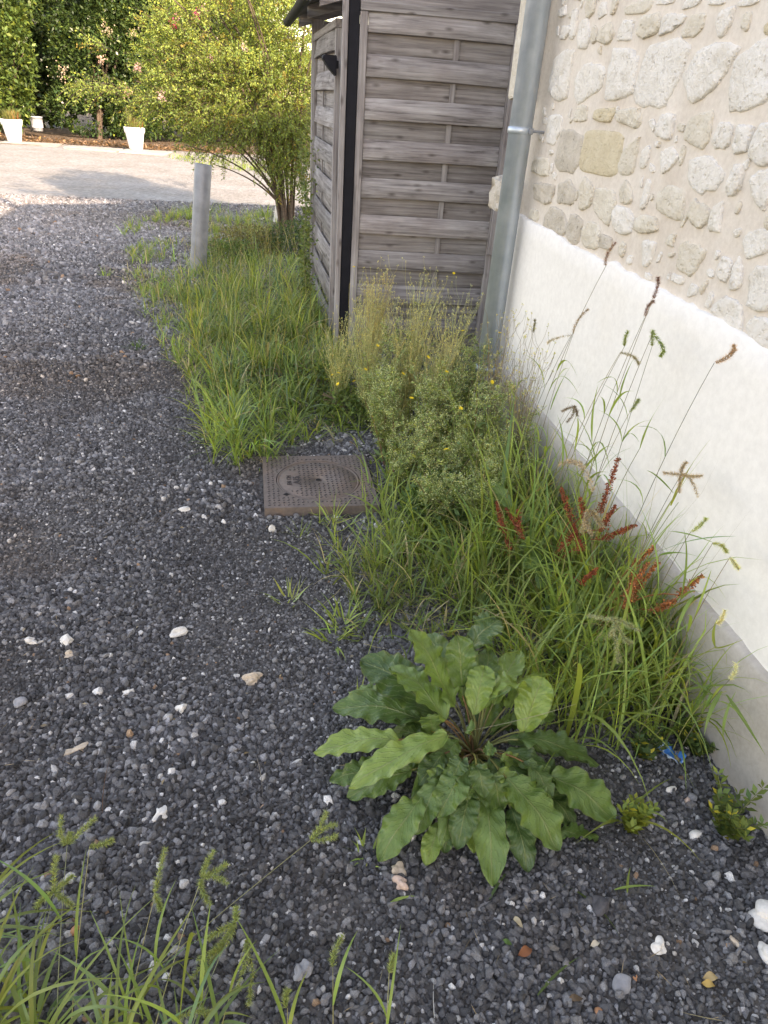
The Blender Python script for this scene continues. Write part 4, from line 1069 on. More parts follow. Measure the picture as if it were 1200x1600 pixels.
DL = [  # blade start (crop x,y,height), tip (crop x,y,height), width m, bulge, roll
    (330, 590, .13, 25, 640, .05, .058, .02, .1), (505, 575, .17, 150, 765, .10, .062, .02, .0), (375, 700, .11, 145, 800, .05, .062, .015, .1),
    (495, 640, .13, 402, 757, .10, .045, .01, .0), (415, 800, .10, 258, 1030, .03, .062, .02, .0), (480, 740, .12, 385, 935, .05, .052, .02, .0),
    (575, 690, .15, 470, 872, .09, .058, .015, .0), (610, 680, .17, 640, 800, .13, .045, .01, .0), (585, 780, .11, 540, 985, .05, .052, .02, .0),
    (640, 780, .09, 668, 1120, .015, .062, .025, .0), (735, 840, .08, 795, 1068, .02, .052, .02, .0), (720, 730, .13, 905, 990, .05, .082, .025, .0),
    (780, 670, .15, 885, 800, .11, .045, .015, .2), (880, 720, .10, 1110, 885, .05, .085, .02, -.1), (760, 590, .15, 1050, 685, .10, .066, .03, .2),
    (900, 925, .04, 1050, 945, .02, .040, .01, .3), (480, 890, .06, 425, 1045, .02, .038, .01, .0), (510, 880, .06, 495, 1000, .03, .036, .01, .0),
    (470, 505, .16, 195, 305, .20, .098, .03, .2), (420, 520, .13, 92, 480, .10, .075, .03, .2), (530, 470, .20, 370, 195, .34, .082, .02, -.3),
    (560, 430, .20, 540, 215, .34, .062, .02, .2), (640, 450, .22, 795, 470, .17, .060, .08, .4), (780, 560, .16, 850, 365, .28, .070, .02, .0),
    (590, 260, .24, 700, 165, .30, .070, .03, .0), (300, 690, .07, 80, 740, .03, .055, .01, .0), (575, 560, .20, 605, 545, .22, .030, .005, .0),
    (640, 640, .19, 680, 620, .20, .028, .005, .0), (575, 470, .14, 590, 370, .24, .055, .02, .1), (450, 560, .15, 440, 500, .18, .05, .01, .0),
    (560, 660, .17, 530, 720, .15, .04, .01, .0), (700, 650, .12, 800, 760, .06, .05, .015, .0), (470, 600, .10, 300, 560, .07, .06, .02, .0),
    (560, 720, .14, 575, 850, .08, .05, .02, .1), (660, 720, .14, 700, 860, .07, .05, .02, -.1), (520, 700, .13, 420, 830, .06, .055, .02, .0), (430, 640, .12, 240, 700, .06, .06, .02, .1), (690, 700, .13, 790, 880, .06, .05, .02, 0), (800, 690, .10, 980, 790, .05, .055, .02, .1), (500, 520, .20, 300, 330, .22, .07, .03, -.2), (600, 500, .2, 640, 330, .28, .055, .03, .1), (820, 760, .06, 960, 900, .02, .06, .02, .0), (620, 820, .05, 600, 1000, .02, .05, .02, .0), (330, 480, .12, 150, 420, .10, .05, .02, .1)]
for k, (bx, by, bz, tx, ty, tz, w, bu, ro) in enumerate(DL):
    P0 = at_z(*Z6(bx, by), bz); P1 = at_z(*Z6(tx, ty), tz)
    lf = dock_leaf(P0, P1, w * 1.32, dock, 50 + k, bu, ro, 0.095 * w * 1.42, 0.16, dc)
    st0 = dc + np.array([rng.normal(0, .012), rng.normal(0, .012), 0.0])
    pts = bez(st0, (st0 + P0) / 2 + np.array([0, 0, 0.05]), P0, 7) - dc
    acc = Acc(); V, F = tube_np(pts, np.linspace(0.0032, 0.0022, 7), 6)
    acc.add(V, F, vary((0.20, 0.20, 0.07) if k % 3 else (0.20, 0.12, 0.06), 1)[0])
    link('leaf_stalk', acc.mesh('leaf_stalk', True), M['stem'], lf)

for k in range(15):                                # more full-grown leaves crowding the rosette
    a = [0.1, 0.5, 0.9, 1.25, 1.6, 2.0, 2.4, 2.8, 3.3, 3.8, 4.2, 4.6, 5.0, 5.4, 5.9][k] + rng.normal(0, .1); d = np.array([math.cos(a), math.sin(a), 0]); back = max(0, math.sin(a))
    r0_ = rng.uniform(.07, .12); z0 = rng.uniform(.05, .11) + .07 * back; L_ = rng.uniform(.14, .22)
    P0 = dc + d * r0_ + [0, 0, z0]; P1 = dc + d * (r0_ + L_ * (1 - .3 * back)) + [0, 0, z0 * .45 + .16 * back + rng.uniform(-.01, .03)]
    lf = dock_leaf(P0, P1, rng.uniform(.055, .08), dock, 250 + k, rng.uniform(.015, .04), rng.normal(0, .3), .007, .18, dc)
    acc = Acc(); V, F = tube_np(bez(dc, (dc + P0) / 2 + [0, 0, .04], P0, 6) - dc, .0026, 6); acc.add(V, F, (0.2, 0.18, 0.07)); link('leaf_stalk', acc.mesh('leaf_stalk', True), M['stem'], lf)
for k in range(13):                                # short inner and lower leaves filling the rosette
    a = rng.uniform(0, 6.28); d = np.array([math.cos(a), math.sin(a), 0]); r0_ = rng.uniform(.03, .09); z0 = rng.uniform(.06, .13); L_ = rng.uniform(.08, .15)
    P0 = dc + d * r0_ + [0, 0, z0]; P1 = dc + d * (r0_ + L_) + [0, 0, z0 + rng.uniform(-.05, .04)]
    lf = dock_leaf(P0, P1, rng.uniform(.035, .06), dock, 150 + k, .015, rng.normal(0, .25), .005, .2, dc)
    acc = Acc(); V, F = tube_np(bez(dc, (dc + P0) / 2 + [0, 0, .03], P0, 6) - dc, .0022, 6); acc.add(V, F, (0.2, 0.2, 0.07)); link('leaf_stalk', acc.mesh('leaf_stalk', True), M['stem'], lf)

# ---- seed heads (foxtail type)
def seed_head(acc, P, r, col, n=300, bristle=0.008):
    """spikelets packed round polyline P"""
    P = np.asarray(P, float); k = len(P); P = P + np.cumsum(rng.normal(0, r * .12, (k, 3)), 0)
    t = rng.uniform(0, 1, n) ** 0.9; f = t * (k - 1); i = np.clip(f.astype(int), 0, k - 2); u = (f - i)[:, None]
    c = P[i] * (1 - u) + P[i + 1] * u; T = unit(P[i + 1] - P[i])
    rd = unit(np.cross(T, rng.normal(0, 1, (n, 3))))
    prof = (np.sin(np.pi * np.clip(t * 0.9 + 0.08, 0, 1)) ** 0.5)[:, None]
    b0 = c + rd * r * 0.25 * prof
    V, F = leaf_quads(b0, unit(rd * 0.8 + T * 0.75 + rng.normal(0, .2, (n, 3))), r * 0.95, r * 0.50)
    acc.add(V, F, np.repeat(vary(col, n, 0.22), 4, 0))
    if bristle:
        nb = n
        V, F = leaf_quads(b0[:nb], unit(rd[:nb] + T[:nb] * 0.6), bristle * rng.uniform(.4, 1, nb) + r, 0.0005)
        acc.add(V, F, np.repeat(vary(np.array(col) * 1.3, nb, 0.2), 4, 0))
def one_blade(P, w, name='leaf', col=G_FRESH, parent=None, mat=None, twist=0.0):
    """single curved blade along polyline P"""
    P = np.asarray(P, float); k = len(P); T = unit(np.gradient(P, axis=0))
    S = unit(np.cross(T, np.array([0.1, 0.1, 1.0]))); N = np.cross(S, T)
    a = twist * np.linspace(0, 1, k)[:, None] + rng.uniform(-0.4, 0.4)
    S = S * np.cos(a) + N * np.sin(a)
    t = np.linspace(0, 1, k); ww = np.clip(np.minimum(0.35 + 3 * t, 1) * (1 - t ** 2.2), 0.03, 1) * w / 2
    V = np.stack([P - S * ww[:, None], P - N * (ww * 0.22)[:, None], P + S * ww[:, None]], 1).reshape(-1, 3)
    i = np.arange(k - 1)[:, None] * 3
    F = np.concatenate([i + np.array([[0, 1, 4, 3]]), i + np.array([[1, 2, 5, 4]])])
    return link(name, np_mesh(name, V, F, np.tile(vary(col, 1, 0.15)[0], (len(V), 1))), mat or M['grass'], parent)
def foxtail(base, hb, ht, label, headcol=(0.20, 0.15, 0.11), r=0.0055, leaves=3, droop=0.006, group=None, extra=(), stemcol=(0.20, 0.17, 0.09), bend=0.25, lw=0.008):
    base = np.asarray(base, float); hb = np.asarray(hb, float) - base; ht = np.asarray(ht, float) - base
    t = thing('foxtail_grass', label, 'grass', tuple(base), group=group)
    side = np.array([hb[0], hb[1], 0]) * bend
    ctrl = np.array([0, 0, hb[2] * 0.62]) + side
    P = bez((0, 0, 0), ctrl, hb, 14)
    acc = Acc(); V, F = tube_np(P, np.linspace(0.0013, 0.0007, 14), 5); acc.add(V, F, vary(stemcol, 1)[0])
    link('stem', acc.mesh('stem', True), M['stem'], t)
    for (a_, c_) in [(hb, ht)] + [(np.asarray(x) - base, np.asarray(y) - base) for x, y in extra]:
        acc = Acc(); mid = (a_ + c_) / 2 + np.array([0, 0, droop]) + rng.normal(0, .16, 3) * np.linalg.norm(c_ - a_); seed_head(acc, bez(a_, mid, c_, 9), r, headcol)
        link('seed_head', acc.mesh('seed_head'), M['dry'], t)
    for k in range(leaves):
        u = rng.uniform(0.12, 0.72); p = P[int(u * 13)]
        a = rng.uniform(0, 6.28); Lb = rng.uniform(0.12, 0.28); d = np.array([math.cos(a) * 0.5 - 0.15, math.sin(a), 0])
        p2 = p + d * Lb * 0.8 + np.array([0, 0, Lb * rng.uniform(0.05, 0.7)])
        if base[0] + p2[0] > 1.235: p2[0] = 1.235 - base[0]
        one_blade(bez(p, p + np.array([d[0] * .25, d[1] * .25, 0.8]) * Lb * 0.6, p2, 8), lw * rng.uniform(0.7, 1.2), 'leaf', G_FRESH, t)
    return t
def WX(px, py, X=1.16): return at_x(px, py, X)
FOX = [  # head base px, head tip px, root Y shift, label
    ((947, 415), (963, 379), .22, 'tallest foxtail stalk, its purple-brown spike crossing onto the rubble stones', (0.20, 0.13, 0.10)),
    ((896, 521), (921, 484), .15, 'foxtail with brown spike pointing up beside the downpipe side of the white band', (0.22, 0.16, 0.11)),
    ((893, 523), (856, 537), .15, 'foxtail with grey-brown spike drooping away from the wall toward the downpipe', (0.24, 0.20, 0.14)),
    ((1020, 468), (1028, 432), .10, 'foxtail with dark purple spike reaching the top edge of the white band', (0.16, 0.09, 0.075)),
    ((1007, 497), (1020, 470), .16, 'foxtail with dark spike just below the purple one at the band edge', (0.17, 0.10, 0.08)),
    ((976, 541), (982, 517), .10, 'foxtail with short green upright spike in the middle of the white band', (0.17, 0.20, 0.07)),
    ((969, 551), (996, 568), .12, 'foxtail with curled brownish spike hooked over its stalk', (0.20, 0.17, 0.10)),
    ((1019, 541), (1021, 517), .04, 'foxtail with narrow upright green spike beside a hanging one', (0.15, 0.18, 0.065)),
    ((1020, 521), (1030, 556), .05, 'foxtail with plump green spike hanging straight down', (0.15, 0.19, 0.06)),
    ((1116, 567), (1147, 539), .06, 'foxtail leaning far out alone over the white band with pinkish spike', (0.30, 0.21, 0.15)),
    ((984, 644), (998, 624), .10, 'foxtail with stubby green spike low on the white band', (0.15, 0.18, 0.07)),
    ((833, 520), (835, 499), .05, 'foxtail with small dark spike standing close to the downpipe', (0.13, 0.12, 0.07)),
    ((897, 634), (878, 642), .08, 'foxtail with dark shrivelled forked head above the concrete plinth', (0.13, 0.10, 0.07)),
    ((1079, 831), (1103, 809), .05, 'foxtail with slim green spike beside the red seed stalks', (0.24, 0.27, 0.11)),
    ((1114, 848), (1134, 861), .05, 'foxtail with short pale green spike nodding before the wall', (0.27, 0.28, 0.11)),
    ((1141, 870), (1156, 889), .05, 'foxtail with pale cream head nodding farthest along the wall', (0.38, 0.36, 0.20)),
    ((1118, 975), (1132, 955), .05, 'foxtail with thin straw spike in front of the plinth edge', (0.42, 0.38, 0.22)),
    ((1140, 1062), (1148, 1038), .03, 'foxtail with fluffy pale spike touching the concrete plinth', (0.42, 0.40, 0.24)),
]
for k, (a_, c_, dy, lb, hc) in enumerate(FOX):
    X = 1.10 + 0.08 * ((k * 37) % 10) / 10
    hb, ht = WX(*a_, X), WX(*c_, X)
    base = np.array([X - rng.uniform(0.0, 0.12), hb[1] + dy, 0.0])
    ex = []
    if k == 12: ex = [(WX(897, 634, X), WX(887, 660, X)), (WX(897, 634, X), WX(902, 650, X))]
    foxtail(base, hb, ht, lb, np.array(hc) * 1.75, 0.0043 if k not in (8, 9) else 0.0056, 5 + k % 3, 0.006, 'foxtail grasses against the white wall', ex)
# star-shaped pale heads
hub = WX(1064, 742, 1.17); tips = [(1073, 722), (1036, 738), (1096, 743), (1062, 770), (1090, 776)]
foxtail((1.12, hub[1] + .06, 0), hub, WX(*tips[0], 1.17), 'grass with a star of pinkish and green spikes before the white wall', (0.46, 0.36, 0.25), 0.0042, 4, 0.004, None, [(hub, WX(*t_, 1.15)) for t_ in tips[1:]])
hub = WX(880, 726, 1.05)
foxtail((1.0, hub[1] - .02, 0), WX(927, 770, 1.05), WX(877, 724, 1.05), 'arching pale pink grass plume above the red seed stalks', (0.50, 0.40, 0.29), 0.011, 2, 0.03)
hub = WX(922, 796, 1.06)
foxtail((1.02, hub[1], 0), hub, WX(910, 830, 1.05), 'drooping tan grass plume among the red seed stalks', (0.48, 0.39, 0.26), 0.009, 2, 0.01, None, [(hub, WX(928, 835, 1.06)), (hub, WX(940, 822, 1.06))])
hub = WX(960, 966, 0.95)
foxtail((0.92, hub[1] + .12, 0), hub, WX(918, 962, 0.93), 'cluster of pale green spikes drooping over the grass before the dock', (0.36, 0.37, 0.20), 0.0055, 3, 0.01, None, [(hub, WX(965, 1035, 0.92)), (hub, WX(1000, 985, 0.97)), (hub, WX(945, 1000, .95)), (hub, WX(985, 1005, .95))])
hub = at_z(700, 1155, .2)

# ---- long arching grasses before the plinth
def blade_plant(base, n, L, w, label, col=G_FRESH, tilt=None, name='grass_plant'):
    base = (min(base[0], 1.17), base[1])
    t = thing(name, label, 'grass', (base[0], base[1], float(gz(base[0], base[1])) - 0.004))
    for k in range(n):
        a = rng.uniform(0, 6.28); d = np.array([math.cos(a), math.sin(a), 0.0])
        if tilt is not None: d = unit(d * 0.6 + np.asarray(tilt, float))
        Lb = rng.uniform(*L); up = rng.uniform(0.45, 0.95)
        p2 = d * Lb * math.sqrt(1 - up * up * 0.8) + np.array([0, 0, Lb * up * rng.uniform(0.35, 0.8)])
        if base[0] + p2[0] > 1.22: p2[0] = 1.22 - base[0]
        one_blade(bez((rng.normal(0, .01), rng.normal(0, .01), 0), (d[0] * Lb * .25, d[1] * Lb * .25, Lb * up * 0.95), p2, 9), rng.uniform(*w), 'blade', vary(col, 1, .12)[0], t, None, rng.uniform(-.6, .6))
    return t
for (px, py, n, L_, w_, tl, lb) in [
    (1060, 1090, 12, (.25, .5), (.008, .013), (-.2, -.3, 0), 'broad-bladed grass leaning out from the plinth beside the blue wrapper'),
    (1110, 1140, 7, (.2, .36), (.010, .014), (.1, -.9, 0), 'wide grass blades fanned against the concrete plinth at the right edge'),
    (1000, 1040, 16, (.25, .5), (.006, .011), (-.2, -.2, 0), 'dense arching grass clump between the dock and the plinth'),
    (960, 1100, 16, (.22, .42), (.006, .011), (-.2, -.3, 0), 'dense arching grass clump right behind the dock leaves'),
    (880, 1090, 14, (.25, .46), (.006, .010), (0, -.1, 0), 'upright grass clump rising behind the dock rosette'),
    (820, 1040, 14, (.25, .46), (.005, .010), (-.2, 0, 0), 'upright grass clump at the back left of the dock rosette'),
    (980, 940, 14, (.3, .55), (.007, .012), (0, -.4, 0), 'tall grass clump in front of the red seed stalks'),
    (900, 880, 14, (.3, .55), (.007, .012), (0, -.1, 0), 'tall grass clump mixed with the red seed stalks'),
    (870, 800, 14, (.3, .55), (.008, .013), (0, -.1, 0), 'tall broad grass clump beside the goosefoot by the wall'),
    (1040, 1000, 12, (.3, .6), (.008, .012), (-.1, -.5, 0), 'long drooping grass clump overhanging the plinth'),
    (720, 870, 12, (.2, .4), (.006, .010), (-.2, -.3, 0), 'grass clump at the front foot of the goosefoot'),
    (650, 850, 12, (.2, .38), (.005, .009), (-.4, -.3, 0), 'grass clump at the corner of the drain cover'),
    (480, 690, 16, (.2, .38), (.005, .010), (-.3, -.3, 0), 'grass clump behind the drain cover at the tip of the verge'),
    (390, 715, 18, (.2, .36), (.006, .011), (-.3, -.5, 0), 'grass clump at the front tip of the verge')]:
    p = at_z(px, py); blade_plant(p, n, L_, w_, lb, G_FRESH, tl)

lg = thing('grass_plant', 'long-leaved grass with wide blades reaching over the white band and plinth', 'grass', (1.14, 1.55, 0))
lb0 = np.array([1.14, 1.55, 0])
for (a_, c_, w_, sag) in [((1030, 862), (1150, 838), .010, .03), ((1030, 868), (1098, 872), .011, .03), ((1085, 930), (1055, 1000), .010, .02), ((1115, 1012), (1164, 998), .010, -.02), ((1118, 1012), (1122, 965), .008, 0), ((1088, 1100), (1122, 1058), .008, 0),
    ((1135, 1085), (1196, 1180), .011, .03), ((1128, 1080), (1100, 1150), .011, .02), ((1048, 790), (1110, 686), .010, .01), ((1052, 770), (1010, 735), .008, .03), ((1000, 760), (950, 700), .007, .03), ((930, 730), (880, 690), .009, .03), ((905, 745), (960, 690), .008, .02),
    ((985, 700), (940, 740), .007, .03), ((1070, 930), (1000, 900), .008, .03), ((1100, 1040), (1020, 1030), .008, .03), ((1120, 1090), (1060, 1050), .007, .02), ((1130, 1150), (1150, 1080), .008, 0), ((1045, 830), (1120, 850), .007, .02), ((860, 640), (900, 560), .006, .01), ((925, 690), (935, 600), .007, .01), ((965, 640), (990, 560), .006, .0), ((1000, 700), (1040, 620), .006, .01)]:
    p0, p1 = WX(*a_, 1.17), WX(*c_, 1.20 if c_[0] > a_[0] else 1.10)
    one_blade(bez(p0, (p0 + p1) / 2 + np.array([-.02, 0, sag]), p1, 10) - lb0, w_ * 1.15, 'blade', (0.20, 0.29, 0.08), lg, None, rng.uniform(-.5, .5))
for (x0, y0, x1, y1) in [(1010, 1130, 1064, 760), (1030, 1140, 1120, 1010), (1080, 1180, 1135, 1080), (930, 1000, 1060, 785), (880, 860, 935, 690), (900, 900, 1000, 700), (1000, 1080, 1085, 930), (840, 800, 905, 640), (1010, 1050, 1035, 865)]:
    p1 = WX(x1, y1, 1.17); p0 = np.array([1.12 + rng.uniform(-.04, .05), p1[1] + rng.uniform(0, .12), 0]); acc = Acc(); V, F = tube_np(bez(p0, (p0 + p1) / 2 + np.array([-.02, .03, .06]), p1, 10) - lb0, np.linspace(.0016, .0009, 10), 5); acc.add(V, F, vary((0.26, 0.28, 0.11), 1)[0]); link('stalk', acc.mesh('stalk', True), M['stem'], lg)

# ---- red seed stalks of curled dock
def red_dock(base, spikes, label, col, leafn=7):
    base = np.asarray(base, float)
    t = thing('curled_dock', label, 'plant', tuple(base))
    for k, (a_, c_) in enumerate(spikes):
        A = np.asarray(a_, float) - base; B = np.asarray(c_, float) - base
        if A[2] > B[2]: A, B = B, A
        acc = Acc()
        P = bez((rng.normal(0, .01), rng.normal(0, .01), 0), (A[0] * 0.35, A[1] * 0.35, A[2] * 0.8), A, 8)
        P = np.concatenate([P, np.linspace(A, B, 6)[1:]])
        V, F = tube_np(P, np.linspace(0.0028, 0.001, len(P)), 6); acc.add(V, F, np.array(col) * 0.8)
        s = link('stem', acc.mesh('stem', True), M['stem'], t)
        acc = Acc(); n = int(90 + 900 * np.linalg.norm(B - A)); tt = rng.uniform(0, 1, n)[:, None]
        wob = 0.004 * np.sin(tt * 40)
        c0 = A + (B - A) * tt + rng.normal(0, 0.0058, (n, 3)) * (1.15 - 0.8 * tt) * (0.55 + 0.9 * vnoise(tt * 9 + k, tt * 0, 1.0, k))
        V, F = leaf_quads(c0, unit(rng.normal(0, 1, (n, 3))), 0.0062, 0.0058); acc.add(V, F, np.repeat(vary(col, n, 0.3, 0.15), 4, 0))
        V, F = leaf_quads(c0, unit(rng.normal(0, 1, (n, 3))), 0.006, 0.005); acc.add(V, F, np.repeat(vary(np.array(col) * 0.75, n, 0.3, 0.1), 4, 0))
        link('seed_spike', acc.mesh('seed_spike'), M['dry'], s, 'stuff')
    for k in range(leafn):
        a = rng.uniform(0, 6.28); d = np.array([math.cos(a) * .8 - .15, math.sin(a), 0])
        z = rng.uniform(0.05, 0.22); p0 = base + d * 0.03 + np.array([0, 0, z]); p1 = base + d * rng.uniform(.13, .22) + np.array([0, 0, z + rng.uniform(-.05, .08)])
        if p1[0] > 1.22: p1[0] = 1.22
        dock_leaf(p0, p1, rng.uniform(.04, .065), t, 700 + k + int(base[1] * 100), 0.02, rng.uniform(-.4, .4), 0.005, 0.2, base)
    return t
def sp(x0, y0, x1, y1, X): return (WX(x0, y0, X), WX(x1, y1, X))
red_dock((1.06, 1.98, 0), [sp(967, 715, 937, 800, 1.12), sp(877, 762, 893, 812, 1.05), sp(906, 777, 912, 806, 1.06), sp(962, 790, 938, 828, 1.08), sp(994, 820, 940, 842, 1.12), sp(896, 818, 909, 862, 1.03), (WX(877, 856, 1.0), WX(900, 830, 1.02)), sp(933, 888, 908, 912, 1.02)],
         'curled dock with dark red seed spikes by the white wall', (0.34, 0.095, 0.05), 8)
red_dock((0.98, 2.15, 0), [sp(780, 800, 797, 862, 0.90), sp(791, 794, 818, 840, 0.92), sp(808, 798, 812, 824, 0.92), sp(776, 785, 784, 822, 0.88)],
         'small curled dock with a few dark red spikes in front of the goosefoot', (0.32, 0.095, 0.05), 5)
red_dock((1.10, 1.66, 0), [sp(1022, 854, 988, 884, 1.14), sp(1097, 899, 1062, 930, 1.17), sp(1056, 938, 1021, 954, 1.15), sp(1028, 878, 976, 946, 1.10), sp(1012, 880, 978, 930, 1.08), sp(990, 890, 985, 940, 1.08), sp(1000, 900, 972, 950, 1.06)],
         'curled dock with rusty orange-red seed spikes against the plinth', (0.46, 0.18, 0.08), 6)

# ---- goosefoot: grey-green clumps with mealy seed clusters
def goosefoot(base, h, spread, label, nst=7, col=(0.25, 0.33, 0.11), tone=1.0, seedcol=(0.54, 0.59, 0.31)):
    t = thing('goosefoot_plant', label, 'plant', (base[0], base[1], float(gz(base[0], base[1])) - 0.005), group='goosefoot weeds beside the drain cover')
    fo = Acc(); sd = Acc()
    for k in range(nst):
        a = rng.uniform(0, 6.28); rr = spread * math.sqrt(rng.uniform(0, 1)); hh = h * rng.uniform(0.7, 1.05)
        P = bez((rng.normal(0, .02), rng.normal(0, .02), 0), (rr * .3 * math.cos(a), rr * .3 * math.sin(a), hh * .6), (rr * math.cos(a), rr * math.sin(a), hh), 12)
        st_ = Acc(); V, F = tube_np(P, np.linspace(0.0028, 0.0008, 12), 5); st_.add(V, F, vary((0.20, 0.20, 0.09) if k % 3 else (0.20, 0.10, 0.06), 1)[0])
        for j in range(16):                        # side shoots
            u = rng.uniform(0.25, 1.0); p = P[int(u * 11)]; b = rng.uniform(0, 6.28); Ls = rng.uniform(0.05, 0.15) * (1.25 - u * 0.7)
            e = p + np.array([math.cos(b) * Ls * .7, math.sin(b) * Ls * .7, Ls * .8])
            Q = bez(p, (p + e) / 2 + np.array([math.cos(b), math.sin(b), 0]) * Ls * .15, e, 4); V, F = tube_np(Q, [0.0010, 0.0009, 0.0008, 0.0006], 4); st_.add(V, F, (0.20, 0.23, 0.09))
            n = int(26 * (0.6 + u * 0.6)); uu = rng.uniform(0.15, 1, n)[:, None]
            c = p + (e - p) * uu + rng.normal(0, 0.006, (n, 3))
            V, F = leaf_quads(c, unit(rng.normal(0, 1, (n, 3)) + [0, 0, .3]), rng.uniform(0.004, 0.0075, n), rng.uniform(0.003, 0.005, n)); sd.add(V, F, np.repeat(vary(seedcol, n, .25), 4, 0) * tone)
            n = 5; c = p + (e - p) * rng.uniform(0, .9, (n, 1))
            V, F = leaf_quads(c, unit(rng.normal(0, 1, (n, 3)) * [1, 1, .5] + [0, 0, .1]), rng.uniform(0.014, 0.030, n), rng.uniform(0.005, 0.010, n)); fo.add(V, F, np.repeat(vary(col, n, .2), 4, 0) * tone)
        n = 22; idx = rng.integers(0, 8, n); c = P[idx]
        V, F = leaf_quads(c, unit(rng.normal(0, 1, (n, 3)) * [1, 1, .35]), rng.uniform(0.025, 0.055, n), rng.uniform(0.012, 0.026, n), None, .12); fo.add(V, F, np.repeat(vary(np.array(col) * .7, n, .2), 4, 0) * tone)
        link('stem', st_.mesh('stem', True), M['stem'], t)
    link('foliage', fo.mesh('foliage'), M['leaf'], t, 'stuff'); link('seed_clusters', sd.mesh('seed_clusters'), M['leaf'], t, 'stuff')
    return t
for (X, Y, h, sp_, n, lb) in [
    (1.10, 3.42, .50, .13, 7, 'goosefoot tucked behind the foot of the downpipe'), (1.12, 2.62, .46, .10, 7, 'narrow goosefoot pressed against the plinth'), (0.86, 3.62, .56, .18, 9, 'goosefoot at the back of the clump before the lowest shed boards'), (0.92, 2.34, .36, .15, 8, 'green goosefoot at the front right of the clump'),
    (0.64, 3.08, .50, .19, 10, 'mealy goosefoot hanging over the right rim of the drain cover'), (0.63, 2.74, .40, .17, 9, 'low mealy goosefoot covering the right front corner of the drain cover'),
    (0.82, 2.98, .56, .20, 11, 'tall mealy goosefoot in the middle of the weed clump'), (0.84, 2.64, .46, .18, 10, 'bushy goosefoot at the front of the weed clump'),
    (1.00, 2.80, .52, .17, 10, 'mealy goosefoot between the weed clump and the plinth'), (1.02, 2.44, .40, .16, 8, 'leafy goosefoot behind the small red seed spikes'),
    (0.76, 2.42, .32, .15, 8, 'short leafy goosefoot above the thin grass edge'), (0.66, 3.42, .50, .19, 10, 'goosefoot at the back of the weed clump near the shed'),
    (0.98, 3.18, .54, .17, 10, 'goosefoot growing in front of the downpipe foot')]:
    goosefoot((X, Y), h, sp_, lb, n)
goosefoot((1.13, 3.12), 0.72, 0.07, 'slender goosefoot stalk climbing in front of the downpipe', 3, (0.17, 0.24, 0.10), 1.0, (0.30, 0.40, 0.20))

# ---- thin flowering weeds with small yellow heads
M['yellow'] = plain_mat('yellow_petal', (0.78, 0.58, 0.03), 0.6, 0, 0.12, 90, 90, 0.0)
def flower_mesh(r):
    bm = bmesh.new()
    for ring_, (k, rr, z) in enumerate(((12, 1.0, 0.15), (8, 0.62, 0.32))):
        for i in range(k):
            a = 2 * math.pi * (i + ring_ * 0.5) / k; w = math.pi / k * 0.85
            c0 = bm.verts.new((0, 0, 0.05 * r)); v1 = bm.verts.new((math.cos(a - w) * rr * r * .8, math.sin(a - w) * rr * r * .8, z * r)); v2 = bm.verts.new((math.cos(a) * rr * r, math.sin(a) * rr * r, z * r)); v3 = bm.verts.new((math.cos(a + w) * rr * r * .8, math.sin(a + w) * rr * r * .8, z * r))
            bm.faces.new((c0, v1, v2, v3))
    return bm_mesh('flower', bm)
FLM = flower_mesh(0.0105)
FLM.materials.append(M['yellow'])
